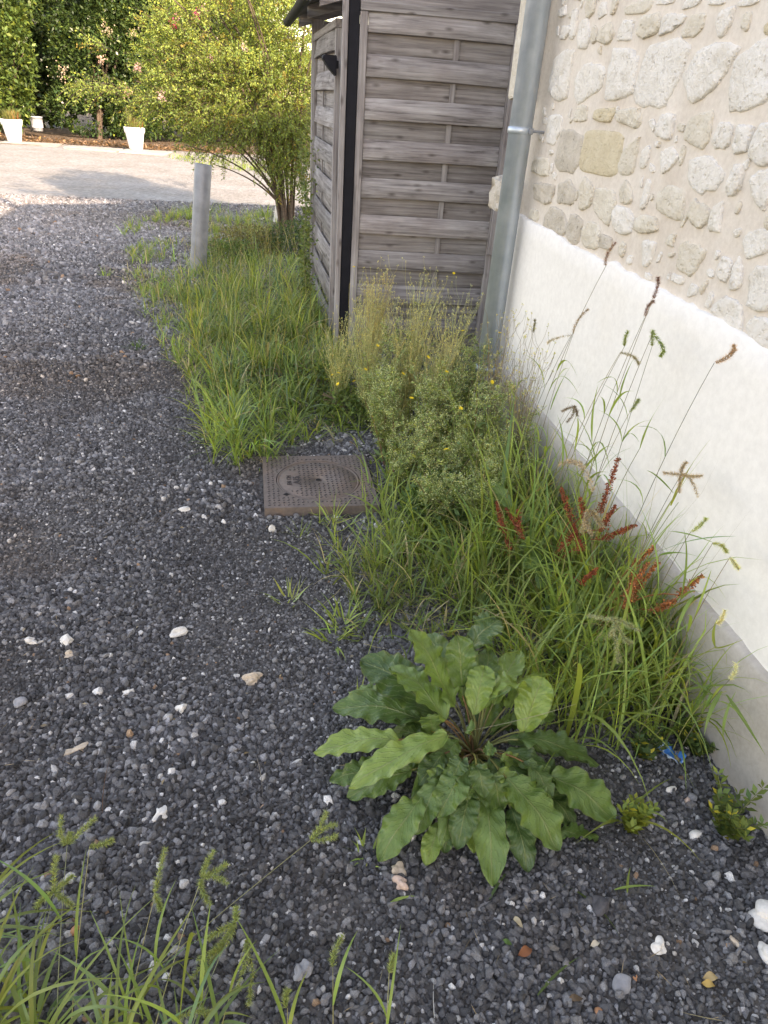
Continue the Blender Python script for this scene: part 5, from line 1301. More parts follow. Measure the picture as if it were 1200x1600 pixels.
def hawkbit(base, h, flowers, label, n=16, col=(0.38, 0.38, 0.16), spread=0.15, leafy=1.0):
    n = int(n * 2.9); h = h * 1.22; col = np.array(col) * 1.25
    base = np.array([base[0], base[1], float(gz(*base[:2])) - 0.005])
    t = thing('flowering_weed', label, 'plant', tuple(base), group='yellow-flowered weeds in front of the shed')
    st_ = Acc(); bud = Acc()
    for k in range(n):
        a = rng.uniform(0, 6.28); rr = spread * math.sqrt(rng.uniform(0, 1)); hh = h * rng.uniform(0.6, 1.08)
        P = bez((rng.normal(0, .025), rng.normal(0, .025), 0), (rr * .25 * math.cos(a), rr * .25 * math.sin(a), hh * .6), (rr * math.cos(a), rr * math.sin(a), hh), 9)
        V, F = tube_np(P, np.linspace(0.0013, 0.0006, 9), 4); st_.add(V, F, vary(col, 1, .2)[0])
        for j in range(7):
            p = P[rng.integers(3, 9)]; b = rng.uniform(0, 6.28); Ls = rng.uniform(.03, .10)
            e = p + np.array([math.cos(b) * Ls * .5, math.sin(b) * Ls * .5, Ls])
            V, F = tube_np(bez(p, p + (e - p) * [.8, .8, .3], e, 4), 0.0006, 3); st_.add(V, F, vary(col, 1, .2)[0])
            m_ = 4; V, F = leaf_quads(e + rng.normal(0, .0025, (m_, 3)), unit(rng.normal(0, .5, (m_, 3)) + [0, 0, 1]), .008, .0042); bud.add(V, F, np.repeat(vary((0.56, 0.52, 0.25), m_, .2), 4, 0))
        m_ = int(9 * leafy)
        if m_:
            c = P[rng.integers(0, 7, m_)]; V, F = leaf_quads(c, unit(rng.normal(0, 1, (m_, 3)) * [1, 1, .5] + [0, 0, .3]), rng.uniform(.02, .06, m_), rng.uniform(.003, .007, m_)); bud.add(V, F, np.repeat(vary((0.25, 0.30, 0.10), m_, .2), 4, 0))
    link('stems', st_.mesh('stems', True), M['stem'], t, 'stuff'); link('buds_and_leaves', bud.mesh('buds_and_leaves'), M['leaf'], t, 'stuff')
    for f in flowers:
        f = np.asarray(f, float) - base; o = link('flower', FLM, None, t)
        o.location = f; o.rotation_euler = (rng.normal(-0.35, .25), rng.normal(0.05, .25), rng.uniform(0, 6.28)); o.scale = (1,) * 3 if rng.uniform() < .6 else (.8,) * 3
        sA = Acc(); V, F = tube_np(bez((f[0] * .5, f[1] * .5, f[2] * .45), (f[0] * .9, f[1] * .9, f[2] * .75), f, 6), 0.0008, 4); sA.add(V, F, (0.22, 0.24, 0.09))
        link('flower_stalk', sA.mesh('flower_stalk', True), M['stem'], o).location = -f
        o.children[0].matrix_parent_inverse = Matrix.Identity(4)
        # stalk is drawn in plant space: undo the flower's own turn
        o.children[0].matrix_basis = (Matrix.LocRotScale(o.location, o.rotation_euler, o.scale)).inverted()
    return t
def FY(px, py, Y): return at_y(px, py, Y - 0.42)
hawkbit((0.62, 3.62), .50, [FY(590, 540, 3.6), FY(571, 577, 3.5), FY(529, 583, 3.5), FY(519, 586, 3.5)], 'yellow-flowered weed at the left end of the patch below the black post', 16)
hawkbit((0.72, 3.95), .56, [FY(672, 498, 3.9), FY(594, 483, 4.1), FY(645, 517, 3.8)], 'straw-coloured wispy weed in the middle before the shed boards', 24, (0.38, 0.32, 0.13), .10, .4)
hawkbit((0.95, 3.9), .56, [FY(723, 517, 3.8), FY(709, 427, 4.1)], 'yellow-flowered weed before the right half of the shed boards', 16)
hawkbit((0.82, 3.45), .52, [FY(630, 584, 3.4), FY(669, 558, 3.4), FY(643, 622, 3.2), FY(698, 581, 3.4)], 'yellow-flowered weed in the thick of the patch', 20, (0.33, 0.30, 0.12))
hawkbit((1.06, 3.55), .52, [FY(781, 520, 3.3), FY(769, 597, 3.2), FY(720, 638, 3.1)], 'yellow-flowered weed at the foot of the downpipe', 16)
hawkbit((0.90, 3.20), .50, [FY(697, 702, 2.8)], 'wispy seeding weed leaning over the goosefoot', 18, (0.34, 0.31, 0.14))
hawkbit((0.50, 3.75), .40, [FY(553, 596, 3.6), FY(528, 600, 3.6)], 'low yellow-flowered weed at the edge of the long grass', 12)
hawkbit((1.12, 2.95), .60, [], 'branching brown-stemmed weed with dark buds against the white band', 9, (0.22, 0.17, 0.10), .10, .5)
hawkbit((1.14, 2.65), .62, [], 'bare branching weed with dark buds before the plinth', 8, (0.20, 0.15, 0.09), .10, .3)
hawkbit((0.76, 4.3), .45, [FY(553, 417, 4.5)], 'weed with one yellow flower rising against the shed boards', 8)

# ---- low seedlings at the right
def seedling(base, h, n, label, col=(0.14, 0.20, 0.05), spread=.06, big=1.0):
    base = np.array([base[0], base[1], float(gz(*base[:2])) - 0.005]); t = thing('leafy_seedling', label, 'plant', tuple(base))
    acc = Acc()
    for k in range(n):
        a = 6.28 * k / n + rng.normal(0, .3); rr = spread * rng.uniform(.3, 1); hh = h * rng.uniform(.45, 1)
        P = bez((0, 0, 0), (rr * .3 * math.cos(a), rr * .3 * math.sin(a), hh * .6), (rr * math.cos(a), rr * math.sin(a), hh), 8)
        s = Acc(); V, F = tube_np(P, np.linspace(.0016, .0009, 8), 5); s.add(V, F, (0.2, 0.2, 0.08)); link('stem', s.mesh('stem', True), M['stem'], t)
        for j in range(1, 8):
            m_ = 4; b = rng.uniform(0, 6.28) + np.arange(m_) * 1.57
            D = unit(np.stack([np.cos(b), np.sin(b), np.full(m_, .35 + .1 * j * .5)], 1)); Lf = (0.012 + 0.012 * math.sin(j / 8 * 3.1)) * big
            V, F = leaf_quads(P[j] + D * .002, D, Lf * rng.uniform(.8, 1.2, m_), Lf * .5, np.tile([0, 0, 1.0], (m_, 1)) + rng.normal(0, .2, (m_, 3)), .1)
            c = vary(col, m_, .18); c[rng.uniform(0, 1, m_) < .04] = (0.5, 0.42, 0.05); acc.add(V, F, np.repeat(c * (0.7 + .06 * j), 4, 0))
    link('leaves', acc.mesh('leaves'), M['leaf'], t, 'stuff')
    return t
seedling(at_z(1128, 1305), .15, 9, 'bushy green nettle-like seedling at the foot of the plinth', (0.13, 0.185, 0.05), .085, 1.25)
s2 = seedling(at_z(985, 1300), .11, 8, 'yellowish green seedling at the right tip of the dock leaves', (0.20, 0.25, 0.05), .06, 1.15)
seedling(at_z(1000, 1185), .10, 8, 'low dark leafy weed left of the blue wrapper', (0.08, 0.13, 0.04), .09, 1.0)
seedling(at_z(1065, 1165), .10, 8, 'low dark leafy weed behind the blue wrapper', (0.08, 0.13, 0.04), .08, 1.0)
seedling(at_z(1085, 1180), .06, 6, 'small leafy weed at the plinth right of the blue wrapper', (0.09, 0.14, 0.045), .05, 1.0)
blade_plant(at_z(975, 1290), 5, (.14, .24), (.006, .009), 'pale grass sprig growing through the yellowish seedling', (0.20, 0.26, 0.06), (.1, -.2, 0))

# ---- blue wrapper
wr = np.array([*at_z(1045, 1183)[:2], 0.012])
bm = bmesh.new(); nU, nV = 8, 5
g_ = [[bm.verts.new(((u / nU - .5) * .075, (v_ / nV - .5) * .035, 0.012 * math.sin(u * 1.3 + v_) + 0.018 * abs(v_ / nV - .5) + rng.normal(0, .002))) for v_ in range(nV + 1)] for u in range(nU + 1)]
for u in range(nU):
    for v_ in range(nV): bm.faces.new((g_[u][v_], g_[u + 1][v_], g_[u + 1][v_ + 1], g_[u][v_ + 1]))
m, nt, b = new_mat('printed_foil')
tcg = nd(nt, 'ShaderNodeTexCoord'); wv = nd(nt, 'ShaderNodeTexNoise', ins={'Scale': 30.0, 'Detail': 1.0}); nt.links.new(tcg.outputs['Object'], wv.inputs['Vector'])
nt.links.new(ramp(nt, wv.outputs[0], [(0.56, (0.02, 0.19, 0.52)), (0.6, (0.55, 0.66, 0.75))]), b.inputs['Base Color']); b.inputs['Roughness'].default_value = 0.3
o = link('wrapper', bm_mesh('wrapper', bm, True), m); o.location = wr; o.rotation_euler = (0.25, 0.1, -0.9)
sol = o.modifiers.new('thickness', 'SOLIDIFY'); sol.thickness = 0.0006
tag(o, 'crumpled bright blue and white wrapper lying at the plinth', 'litter')

# ---- foreground grass, bottom left
fg = []
def fg_clump(px, py, n, L_, w_, tl, lb):
    n = int(n * .62)
    blade_plant(at_z(px, py), n, L_, w_, lb, (0.20, 0.27, 0.085), tl)
fg_clump(-30, 1640, 35, (.14, 0.391), (.006, .011), (.5, .25, 0), 'big foreground grass clump at the bottom left corner')
fg_clump(60, 1660, 28, (.14, 0.368), (.006, .011), (.3, .4, 0), 'foreground grass clump rising from the bottom edge near the corner')
fg_clump(-60, 1500, 22, (.14, 0.345), (.006, .011), (.8, .3, 0), 'foreground grass clump leaning in from the left edge')
fg_clump(180, 1690, 25, (.16, 0.391), (.006, .011), (.1, .5, 0), 'foreground grass clump under the seed spikes')
fg_clump(290, 1680, 19, (.12, 0.322), (.006, .011), (.1, .5, 0), 'thin foreground grass clump right of the seed spikes')
fg_clump(60, 1590, 22, (.1, 0.276), (.006, .011), (.2, .3, 0), 'short foreground grass clump at the bottom left')
fg_clump(215, 1600, 14, (.12, .26), (.005, .010), (.1, .3, 0), 'foreground grass tuft rising between the paired spikes')
fg_clump(330, 1600, 8, (.10, .2), (.005, .009), (0, .4, 0), 'foreground grass tuft under the drooping bunch of spikes')
def gp(px, py, z): return at_z(px, py, z)
GRN = (0.31, 0.36, 0.13)
FGX = [((90, 1640), (105, 1320, .13), (95, 1275, .15), [(148, 1278, .15), (112, 1302, .13)], 'foreground stalk with forked green spikes highest at the left'),
       ((110, 1650), (140, 1323, .12), (176, 1311, .13), [], 'foreground stalk with a single slanting green spike'),
       ((40, 1640), (85, 1395, .13), (90, 1340, .15), [(55, 1420, .12), (112, 1368, .13), (112, 1415, .11)], 'foreground stalk with four short green spikes by the left edge'),
       ((190, 1660), (243, 1395, .13), (258, 1325, .15), [(255, 1420, .12)], 'foreground stalk with paired upright green spikes'),
       ((230, 1660), (315, 1372, .13), (332, 1330, .15), [(328, 1415, .11), (352, 1350, .13), (355, 1378, .12)], 'foreground stalk with a star of green spikes'),
       ((280, 1670), (368, 1440, .12), (300, 1525, .10), [(322, 1465, .12), (310, 1500, .11), (368, 1418, .13), (318, 1520, .09), (330, 1490, .11)], 'foreground stalk with a dense bunch of drooping green spikes'),
       ((330, 1680), (385, 1468, .11), (372, 1545, .09), [(388, 1570, .07)], 'foreground stalk with spikes hanging to the right of the bunch'),
       ((110, 1640), (485, 1313, .10), (525, 1305, .11), [(510, 1270, .12), (527, 1288, .11)], 'very long foreground stalk arching to a forked spike over open gravel'),
       ((520, 1640), (520, 1512, .09), (536, 1462, .11), [], 'upright foreground stalk with one spike near the bottom centre'),
       ((450, 1640), (449, 1575, .05), (451, 1546, .06), [], 'short foreground stalk with a small spike at the bottom edge'),
       ((600, 1650), (608, 1520, .09), (614, 1492, .10), [], 'thin brownish foreground stalk left of the scattered leaves'),
       ((230, 1640), (265, 1595, .07), (330, 1582, .08), [], 'foreground stalk with a spike lying along the bottom edge')]
for (rt, a_, c_, ex, lb) in FGX:
    b0 = gp(*rt, 0.0); hb = gp(*a_); ht = gp(*c_)
    foxtail(b0, hb, ht, lb, GRN, 0.0047, 2, 0.004, 'seeding grass stalks in the foreground', [(hb, gp(*e_)) for e_ in ex], (0.34, 0.32, 0.15), 0.2, 0.008)

# ---- cut blades, twigs and dead leaves lying on the gravel
LIE = [((590, 1390), (700, 1470), 'cut green blade curved like a hook lying on open gravel', G_DEEP), ((875, 1380), (970, 1465), 'long cut green blade lying curved below the dock leaves', G_DEEP), ((840, 1555), (905, 1495), 'cut green blade lying aslant near the bottom edge', G_DEEP),
       ((765, 1405), (800, 1355), 'short cut green blade lying under the dock tip', G_DEEP), ((960, 1390), (1025, 1385), 'cut grass blade lying right of the dock', G_FRESH), ((1005, 1310), (1062, 1400), 'long straw lying slanted below the yellowish seedling', G_STRAW),
       ((980, 1395), (985, 1355), 'short upright cut blade stuck in the gravel', G_FRESH), ((900, 1100), (680, 1150), 'dry straw arching over the dock rosette', G_STRAW), ((160, 1270), (175, 1175), 'thin brown twig lying on gravel at the left', (0.12, 0.07, 0.05)),
       ((1130, 1595), (1060, 1580), 'dry straw lying at the bottom right', G_STRAW), ((680, 1600), (678, 1530), 'pale curl of dry grass at the bottom', (0.6, 0.58, 0.55)), ((400, 1180), (410, 1250), 'thin dry stem lying above the forked spike', (0.3, 0.27, 0.24)),
       ((610, 1410), (650, 1400), 'green blade tip beside the touching pebbles', G_FRESH), ((175, 480), (270, 510), 'dry straw lying at the left edge of the verge', G_STRAW)]
for a_, c_, lb, c in LIE[1:]:
    p0, p1 = at_z(*a_, .012), at_z(*c_, .012)
    if 'arching' in lb: p0, p1 = at_z(*a_, .25), at_z(*c_, .20)
    d = p1 - p0; L_ = np.linalg.norm(d); nrm = np.array([-d[1], d[0], 0]) * .22
    P = bez(p0, (p0 + p1) / 2 + nrm * (1 if 'curved' in lb else .3) + [0, 0, .006], p1, 9); P = P - p0
    o = one_blade(P, .007 if c in (G_DEEP, G_FRESH) else .0022, 'fallen_blade', c); o.location = p0
    tag(o, lb, 'leaf')
DEAD = [(820, 1487, .018, (0.30, 0.12, 0.06), 'curled reddish brown dead leaf on open gravel'), (810, 1442, .014, (0.6, 0.5, 0.33), 'small curled straw-coloured petal on open gravel'), (1110, 1527, .016, (0.55, 0.40, 0.2), 'tan dead leaf near the bottom right'),
        (1107, 1538, .013, (0.55, 0.36, 0.12), 'yellow-brown leaf fragment under the tan dead leaf'), (793, 1472, .010, (0.09, 0.17, 0.05), 'tiny fresh green leaf lying alone on gravel'), (900, 1560, .014, (0.16, 0.11, 0.07), 'dark curled leaf fragment near the bottom edge'),
        (930, 1475, .011, (0.6, 0.52, 0.4), 'pale twisted leaf scrap right of the red-brown leaf')]
for px, py, r, c, lb in DEAD:
    p = at_z(px, py, .016); bm = bmesh.new(); a_ = rng.uniform(0, 6.28)
    rows = []
    for i in range(7):
        t_ = i / 6; w_ = r * .55 * math.sin(math.pi * min(t_ * .9 + .07, 1)); rows.append([bm.verts.new((t_ * r * 2 - r, s_ * w_, .35 * abs(s_) * w_ + .004 * math.sin(t_ * 5 + s_))) for s_ in (-1, 0, 1)])
    for i in range(6):
        for j in range(2): bm.faces.new((rows[i][j], rows[i + 1][j], rows[i + 1][j + 1], rows[i][j + 1]))
    me = bm_mesh('dead_leaf', bm, True); a = me.attributes.new('Col', 'FLOAT_COLOR', 'POINT'); a.data.foreach_set('color', np.tile([*c, 1], (len(me.vertices), 1)).astype(np.float32).ravel())
    o = link('dead_leaf', me, M['dry']); o.location = p; o.rotation_euler = (rng.normal(0, .3), rng.normal(0, .2), a_); tag(o, lb, 'leaf')

# ---- dry bits strewn over the gravel
acc = Acc(); q = np.stack([rng.uniform(-2.2, 1.2, 1500), 0.4 + 6.5 * rng.uniform(0, 1, 1500) ** 1.6], 1); q = q[vnoise(q[:, 0], q[:, 1], 2.0, 77) > .45]; n = len(q)
c = np.concatenate([q, (gz(q[:, 0], q[:, 1]) + .012)[:, None]], 1)
ll = rng.uniform(.006, .05, n) ** 1.0; V, F = leaf_quads(c, unit(rng.normal(0, 1, (n, 3)) * [1, 1, .12]), ll, np.where(ll > .02, .0016, ll * .5), np.tile([0, 0, 1.0], (n, 1)) + rng.normal(0, .3, (n, 3)))
acc.add(V, F, np.repeat(vary((.34, .26, .16), n, .45, .12), 4, 0)); o = link('litter', acc.mesh('litter'), M['dry'], None, 'stuff'); o['label'] = 'dry straw and leaf crumbs strewn over the gravel'

# ------------------------------------------------------------------ shrub with pink blossom behind the shed
def shrub():
    base = np.array([0.55, 9.75, 0.0])
    t = thing('flowering_shrub', 'big yellow-green shrub with a few pink blossoms behind the shed', 'shrub', tuple(base))
    tips = []
    for k in range(12):                            # upright stems
        a = rng.uniform(0, 6.28); r0_ = .10 * math.sqrt(rng.uniform()); b0 = np.array([r0_ * math.cos(a), r0_ * math.sin(a), 0])
        e = np.array([rng.uniform(-1.5, .35), rng.uniform(-.5, 1.0), rng.uniform(1.7, 2.9)])
        P = bez(b0, (b0[0] + e[0] * .12, b0[1] + e[1] * .12, e[2] * .72), e, 14)
        acc = Acc(); V, F = tube_np(P, np.linspace(rng.uniform(.016, .026), .005, 14), 7); acc.add(V, F, (0.1, .08, .06))
        link('stem', acc.mesh('stem', True), M['bark'], t)
        tips.append(P)
    # low limbs reaching towards the yard
    for e in ((-1.2, -.3, .95), (-.9, .2, .72), (-1.5, .3, 1.3), (-.5, -.4, .9), (-1.7, 0, 1.55)):
        P = bez((-.03, 0, .25), (e[0] * .35, e[1] * .4, e[2] * .85), e, 14); acc = Acc(); V, F = tube_np(P, np.linspace(.015, .004, 14), 6); acc.add(V, F, (0.1, .08, .06)); link('stem', acc.mesh('stem', True), M['bark'], t); tips.append(P)
    # crown: twigs inside a lumpy envelope, pinnate sprays along them
    lobes = [(.05, -.15, .85, .26, .25, .36), (-.18, -.2, 1.0, .32, .3, .3), (-1.9, 0, 1.66, .5, .4, .26), (-2.15, 0, 1.55, .3, .3, .15), (-1.45, 0, 1.47, .45, .4, .28), (-1.2, .2, 2.1, .5, .5, .35), (.1, -.1, 1.25, .42, .4, .75), (-.3, -.1, 1.2, .5, .4, .4), (.12, .2, 2.2, .45, .5, .6), (-.25, .35, 2.15, .95, .85, .85), (-.85, .2, 1.85, .75, .7, .62), (-1.35, .1, 1.62, .55, .5, .40), (-.45, 0, 1.45, .80, .6, .55), (-.05, .3, 1.75, .62, .6, .80), (-.7, .1, 1.15, .55, .5, .38), (-1.75, .1, 1.72, .35, .35, .2), (-.15, -.1, 1.05, .30, .3, .35)]
    tw = Acc(); lf = Acc()
    nt_ = 5600
    wts = np.array([l[3] * l[4] * l[5] for l in lobes]) ** .8; li = rng.choice(len(lobes), nt_, p=wts / wts.sum())
    lb_ = np.array(lobes)[li]
    u = unit(rng.normal(0, 1, (nt_, 3))) * (rng.uniform(.25, 1.08, (nt_, 1)) ** .6)
    c = lb_[:, :3] + u * lb_[:, 3:]
    nse = vnoise(c[:, 0] + c[:, 1] * .5, c[:, 2], 2.6, 51)
    c = c[(nse > .40) & (c[:, 2] > .55)]
    for p in c:
        d = unit(unit(p - np.array([-.35, .2, 1.2])) * .8 + rng.normal(0, .5, 3) + np.array([-.15, -.1, -.12 if p[2] < 1.6 else .25])); L_ = rng.uniform(.16, .34)
        e = p + d * L_ + np.array([0, 0, -.05]); Q = bez(p, p + d * L_ * .6 + [0, 0, .04], e, 5)
        V, F = tube_np(Q, np.linspace(.0028, .0012, 5), 3); tw.add(V, F, (.09, .08, .05))
        k = int(rng.integers(22, 32)); s = rng.uniform(0.1, 1, k)[:, None]; pos = p + (e - p) * s + [0, 0, .02] * np.sin(s * 3.1)
        sd = unit(np.cross(d, rng.normal(0, 1, 3))); sg = rng.choice([-1, 1], k)[:, None]
        D = unit(d * .55 + sd * sg * .9 + rng.normal(0, .3, (k, 3)) + [0, 0, -.1])
        ll = rng.uniform(.020, .038, k)
        V, F = leaf_quads(pos + D * .006, D, ll, ll * .42)
        hgt = np.clip((p[2] - .8) / 1.4, 0, 1)  # leaf colour brightens upward, painting the sunlit top of the crown
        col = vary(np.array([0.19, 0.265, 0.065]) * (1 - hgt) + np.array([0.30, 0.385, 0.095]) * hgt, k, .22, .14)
        if rng.uniform() < .05: col = vary((0.30, 0.24, 0.06), k, .2)
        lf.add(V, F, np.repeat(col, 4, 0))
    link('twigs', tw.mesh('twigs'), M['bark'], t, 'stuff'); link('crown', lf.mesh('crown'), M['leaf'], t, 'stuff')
    for (px, py, Y, s, c_) in [(271, 38, 9.6, .05, (0.75, 0.10, 0.30)), (308, 22, 9.6, .06, (0.75, 0.13, 0.33)), (330, 90, 9.3, .05, (0.62, 0.42, 0.42)), (382, 72, 9.4, .05, (0.65, 0.48, 0.46)), (214, 106, 9.5, .05, (0.62, 0.36, 0.36)), (252, 150, 9.4, .05, (0.6, 0.42, 0.40)), (158, 92, 9.8, .05, (0.66, 0.44, 0.38)), (165, 46, 9.9, .08, (0.55, 0.42, 0.30)), (98, 112, 9.8, .08, (0.5, 0.36, 0.28)), (208, 52, 9.9, .08, (0.5, 0.42, 0.28)), (276, 26, 9.7, .05, (0.6, 0.4, 0.36)), (318, 14, 9.7, .06, (0.62, 0.42, 0.4)), (200, 143, 9.6, .06, (0.5, 0.36, 0.26))]:
        p = at_y(px, py, Y) - base; acc = Acc(); n = 46
        V, F = leaf_quads(p + rng.normal(0, s * .45, (n, 3)), unit(rng.normal(0, 1, (n, 3))), .022, .018); acc.add(V, F, np.repeat(vary(c_, n, .15, .05), 4, 0))
        link('blossom', acc.mesh('blossom'), M['leaf'], t)
shrub()

# ------------------------------------------------------------------ laurels closing the far side
def laurel(base, lobes, label, nleaf, col, leaf=(.09, .15), gap=.30, seed=0, yell=.06):
    base = np.asarray(base, float); t = thing('laurel_bush', label, 'shrub', tuple(base), group='laurel bushes behind the pots')
    acc = Acc()
    for k in range(5):
        e = np.array([rng.uniform(-.8, .8), rng.uniform(-.2, .6), rng.uniform(2, 3.4)]); P = bez((rng.normal(0, .2), rng.normal(0, .2), 0), (e[0] * .2, e[1] * .2, e[2] * .6), e, 8)
        a = Acc(); V, F = tube_np(P, np.linspace(.05, .02, 8), 6); a.add(V, F, (.1, .08, .06)); link('trunk', a.mesh('trunk', True), M['bark'], t)
    lb_ = np.array(lobes); wts = (lb_[:, 3] * lb_[:, 5]) ** .9; li = rng.choice(len(lobes), nleaf, p=wts / wts.sum())
    u = unit(rng.normal(0, 1, (nleaf, 3)) * [1, 1, 1]); u[:, 1] = -np.abs(u[:, 1]) * np.where(rng.uniform(0, 1, nleaf) < .85, 1, -1)
    rr = 1 - np.abs(rng.normal(0, .10, (nleaf, 1)))
    c = lb_[li, :3] + u * lb_[li, 3:] * rr
    bumpy = vnoise(c[:, 0] + .3 * c[:, 1], c[:, 2], 2.3, seed) * .55 + vnoise(c[:, 0], c[:, 2], 5.5, seed + 3) * .45
    c[:, 1] += (.55 - bumpy) * .9                      # clumps stand forward, hollows sink back
    k = (bumpy > gap) & (c[:, 2] > .03); c = c[k]; bumpy = bumpy[k]; n = len(c)
    D = unit(rng.normal(0, .7, (n, 3)) + np.array([0, -.7, .25]) + u[k] * .4)
    N = unit(rng.normal(0, .5, (n, 3)) + np.array([.1, -.5, .9]))
    ll = rng.uniform(*leaf, n); V, F = leaf_quads(c, D, ll, ll * .46, N, .14)
    C = vary(col, n, .22, .10); y = rng.uniform(0, 1, n) < yell * bumpy * 2; C[y] = vary((0.13, 0.185, 0.04), y.sum(), .2)
    acc.add(V, F, np.repeat(C, 4, 0))
    link('foliage', acc.mesh('foliage'), M['laurel'], t, 'stuff')
    return t
M['laurel'] = leaf_mat('laurel_leaf', .22, .33, .5)
laurel((-6.4, 24.2, 0), [(-.2, 0, .8, 1.0, .6, .75), (-.2, .2, 2.0, 1.15, .9, 1.7), (-1.1, .4, 2.6, 1.4, 1.0, 2.2), (.1, .3, 3.5, 1.0, .8, 1.5)], 'bright laurel bush at the far left with hanging glossy leaves', 17000, (0.070, 0.118, 0.030), (.11, .18), .26, 61, .2)
laurel((-3.9, 24.9, 0), [(-.2, 0, .75, 1.5, .6, .7), (.9, 0, .7, 1.2, .6, .65), (0, .2, 1.9, 1.45, .9, 1.65), (-.3, .3, 3.0, 1.25, .9, 1.3), (.9, .2, 1.6, 1.2, .9, 1.4), (.5, .3, 3.4, 1.2, .9, 1.3), (-.6, .3, 4.2, 1.3, .9, 1.2)], 'dark dense laurel bush behind the gap between the two pots', 30000, (0.040, 0.075, 0.022), (.085, .14), .27, 71)
laurel((-1.3, 25.3, 0), [(-.3, 0, .75, 1.5, .6, .7), (0, .2, 1.8, 1.5, .9, 1.7), (.4, .3, 3.4, 1.5, .9, 1.5), (-.6, .2, 2.9, 1.3, .9, 1.4), (.2, .3, 4.6, 1.5, .9, 1.1)], 'dark laurel bush behind the pot near the pink-flowered shrub', 28000, (0.042, 0.078, 0.022), (.085, .14), .27, 81)
laurel((1.0, 25.8, 0), [(0, .2, 1.6, 1.4, .9, 1.6), (.2, .3, 2.9, 1.2, .9, 1.3)], 'laurel bush half hidden behind the pink-flowered shrub', 14000, (0.06, 0.105, 0.03), (.085, .14), .27, 91)
# added row of dark trees, blocking the sky seen through the laurels
def backrow(x, label, seed):
    t = thing('backing_tree', label, 'tree', (x, 28.6, 0), group='added sky-blocking evergreens behind the laurels')
    a = Acc(); V, F = tube_np([(0, 0, 0), (.05, 0, 3), (0, 0, 6.5)], [.16, .13, .05], 8); a.add(V, F, (.1, .08, .06)); link('trunk', a.mesh('trunk', True), M['bark'], t)
    n = 15000; u = unit(rng.normal(0, 1, (n, 3))) * (rng.uniform(0, 1, (n, 1)) ** .4); c = u * [2.2, 1.2, 3.6] + [0, 0, 3.4]; c = c[c[:, 2] > .1]; n = len(c)
    ll = rng.uniform(.16, .28, n); V, F = leaf_quads(c, unit(rng.normal(0, 1, (n, 3)) + [0, -.3, 0]), ll, ll * .6); a = Acc(); a.add(V, F, np.repeat(vary((.04, .07, .022), n, .25), 4, 0)); link('crown', a.mesh('crown'), M['laurel'], t, 'stuff')
for k, (x, lb) in enumerate(((-9.6, 'added dark evergreen backing the bright laurel at the far left'), (-6.6, 'added dark evergreen blocking the sky in the gap between the two nearest laurels'), (-3.8, 'added dark evergreen backing the dense dark laurel'), (-1.0, 'added dark evergreen backing the laurel near the shrub'))): backrow(x, lb, k)

# fallen leaves and a strip of grass at the hedge foot
acc = Acc(); n = 2600
c = np.stack([rng.uniform(-7, 0, n), 21.7 + np.abs(rng.normal(0, 1.0, n)), rng.uniform(.005, .03, n)], 1)
V, F = leaf_quads(c, unit(rng.normal(0, 1, (n, 3)) * [1, 1, .25]), rng.uniform(.06, .11, n), rng.uniform(.03, .06, n), np.tile([0, 0, 1.0], (n, 1)) + rng.normal(0, .3, (n, 3)))
acc.add(V, F, np.repeat(vary((.24, .15, .085), n, .35, .1), 4, 0)); o = link('leaf_litter', acc.mesh('leaf_litter'), M['dry'], None, 'stuff'); o['label'] = 'brown fallen leaves along the foot of the laurels'
acc = Acc(); grass_patch(acc, ground_poly([(255, 246), (330, 244), (470, 262), (470, 276), (400, 272), (300, 256)]), 160, (.05, .12), (.012, .02), (0.22, 0.30, 0.06), (.1, .9), (.2, 1.), 3)
o = link('grass', acc.mesh('grass'), M['grass'], None, 'stuff'); o['label'] = 'sunlit strip of lawn beyond the pale drive under the shrub'

# ------------------------------------------------------------------ weeds at the shed side
blade_plant((0.42, 5.1), 18, (.3, .62), (.005, .009), 'tall grass clump against the side of the shed', (0.15, 0.21, 0.05), (-.1, -.1, 0))
def creeper(base, label):
    t = thing('climbing_weed', label, 'plant', tuple(base)); fo = Acc()
    for k in range(4):
        e = np.array([rng.uniform(-.05, .06), rng.uniform(-.15, .4), rng.uniform(.7, 1.35)]); P = bez((0, 0, 0), (rng.normal(0, .06), rng.normal(0, .1), e[2] * .6), e, 12); a = Acc(); V, F = tube_np(P, np.linspace(.003, .001, 12), 4); a.add(V, F, (.18, .19, .08)); link('stem', a.mesh('stem', True), M['stem'], t)
        n = 130; c = P[rng.integers(1, 12, n)] + rng.normal(0, .025, (n, 3)); V, F = leaf_quads(c, unit(rng.normal(0, 1, (n, 3)) * [1, 1, .6]), rng.uniform(.02, .05, n), rng.uniform(.01, .022, n)); fo.add(V, F, np.repeat(vary((.14, .19, .06), n, .25), 4, 0))
    link('foliage', fo.mesh('foliage'), M['leaf'], t, 'stuff')
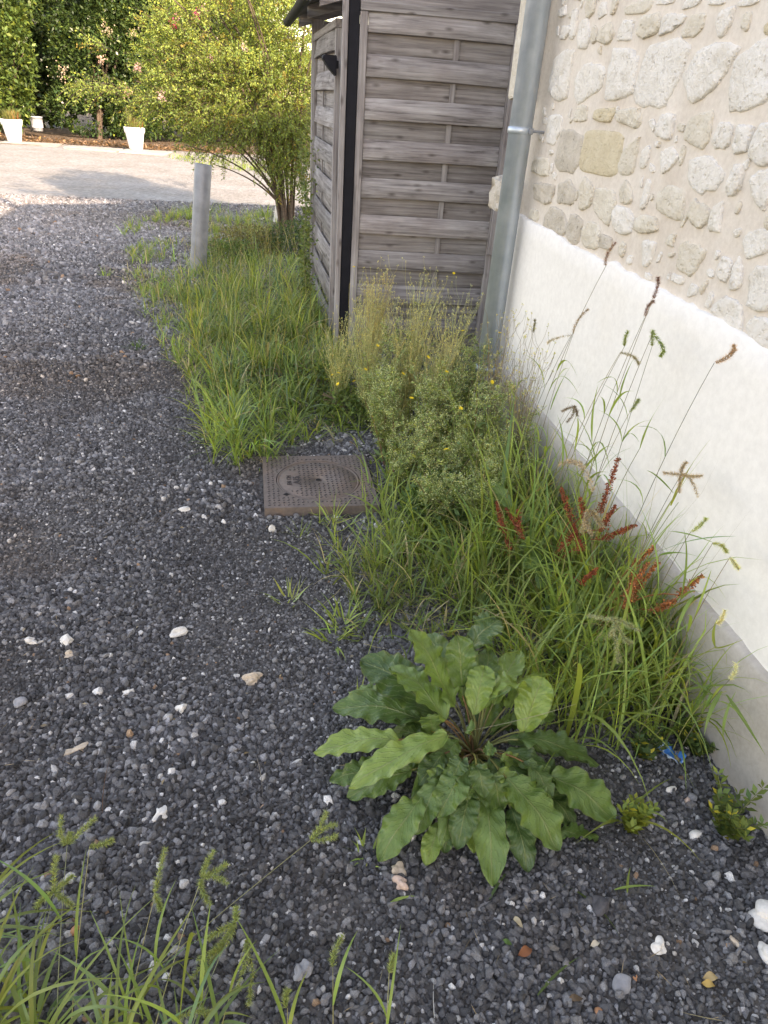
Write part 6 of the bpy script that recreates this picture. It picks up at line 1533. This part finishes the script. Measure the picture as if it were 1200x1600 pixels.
creeper((0.47, 5.3, 0), 'weed climbing the side panel of the shed')
creeper((0.50, 6.2, 0), 'leafy weed at the back corner of the shed')
def groundcover(c0, r, h, col, n, label):
    t = thing('low_weed', label, 'plant', (c0[0], c0[1], 0)); fo = Acc()
    u = unit(rng.normal(0, 1, (n, 3))) * (rng.uniform(.3, 1, (n, 1)) ** .5); c = np.abs(u * [1, 1, 1]) * np.sign(u) * [r, r, h]; c[:, 2] = np.abs(c[:, 2])
    V, F = leaf_quads(c, unit(rng.normal(0, 1, (n, 3)) + [0, 0, .4]), rng.uniform(.018, .045, n), rng.uniform(.009, .02, n)); fo.add(V, F, np.repeat(vary(col, n, .25), 4, 0)); link('foliage', fo.mesh('foliage'), M['leaf'], t, 'stuff')
    st_ = Acc()
    for k in range(14):
        a_ = rng.uniform(0, 6.28); V, F = tube_np(bez((0, 0, 0), (.3 * r * math.cos(a_), .3 * r * math.sin(a_), h * .7), (.8 * r * math.cos(a_), .8 * r * math.sin(a_), h * .8), 5), .0022, 4); st_.add(V, F, (.16, .12, .07))
    link('stems', st_.mesh('stems'), M['stem'], t, 'stuff')
groundcover((0.55, 8.3), .42, .36, (.055, .10, .035), 2600, 'dark green weed mound at the foot of the shrub')
groundcover((0.05, 8.2), .42, .30, (.16, .15, .055), 2200, 'brownish green weed mound between the steel post and the shrub')
groundcover((-.12, 7.7), .35, .24, (.10, .165, .045), 1600, 'fresh green weed mound beside the steel post')
groundcover((0.42, 4.0), .22, .20, (.13, .19, .05), 1200, 'fresh leafy weed mound behind the drain cover')
groundcover((0.80, 2.50), .20, .22, (.10, .17, .05), 1300, 'dark leafy weed mound under the goosefoot')
groundcover((0.15, 5.0), .30, .16, (.15, .23, .07), 1100, 'small-leaved weed patch in the long grass of the verge')
groundcover((-.05, 4.1), .25, .14, (.13, .20, .07), 800, 'small-leaved weed patch near the front of the verge')
groundcover((0.55, 3.62), .20, .16, (.12, .18, .05), 1000, 'leafy weed mound at the left of the yellow flowers')
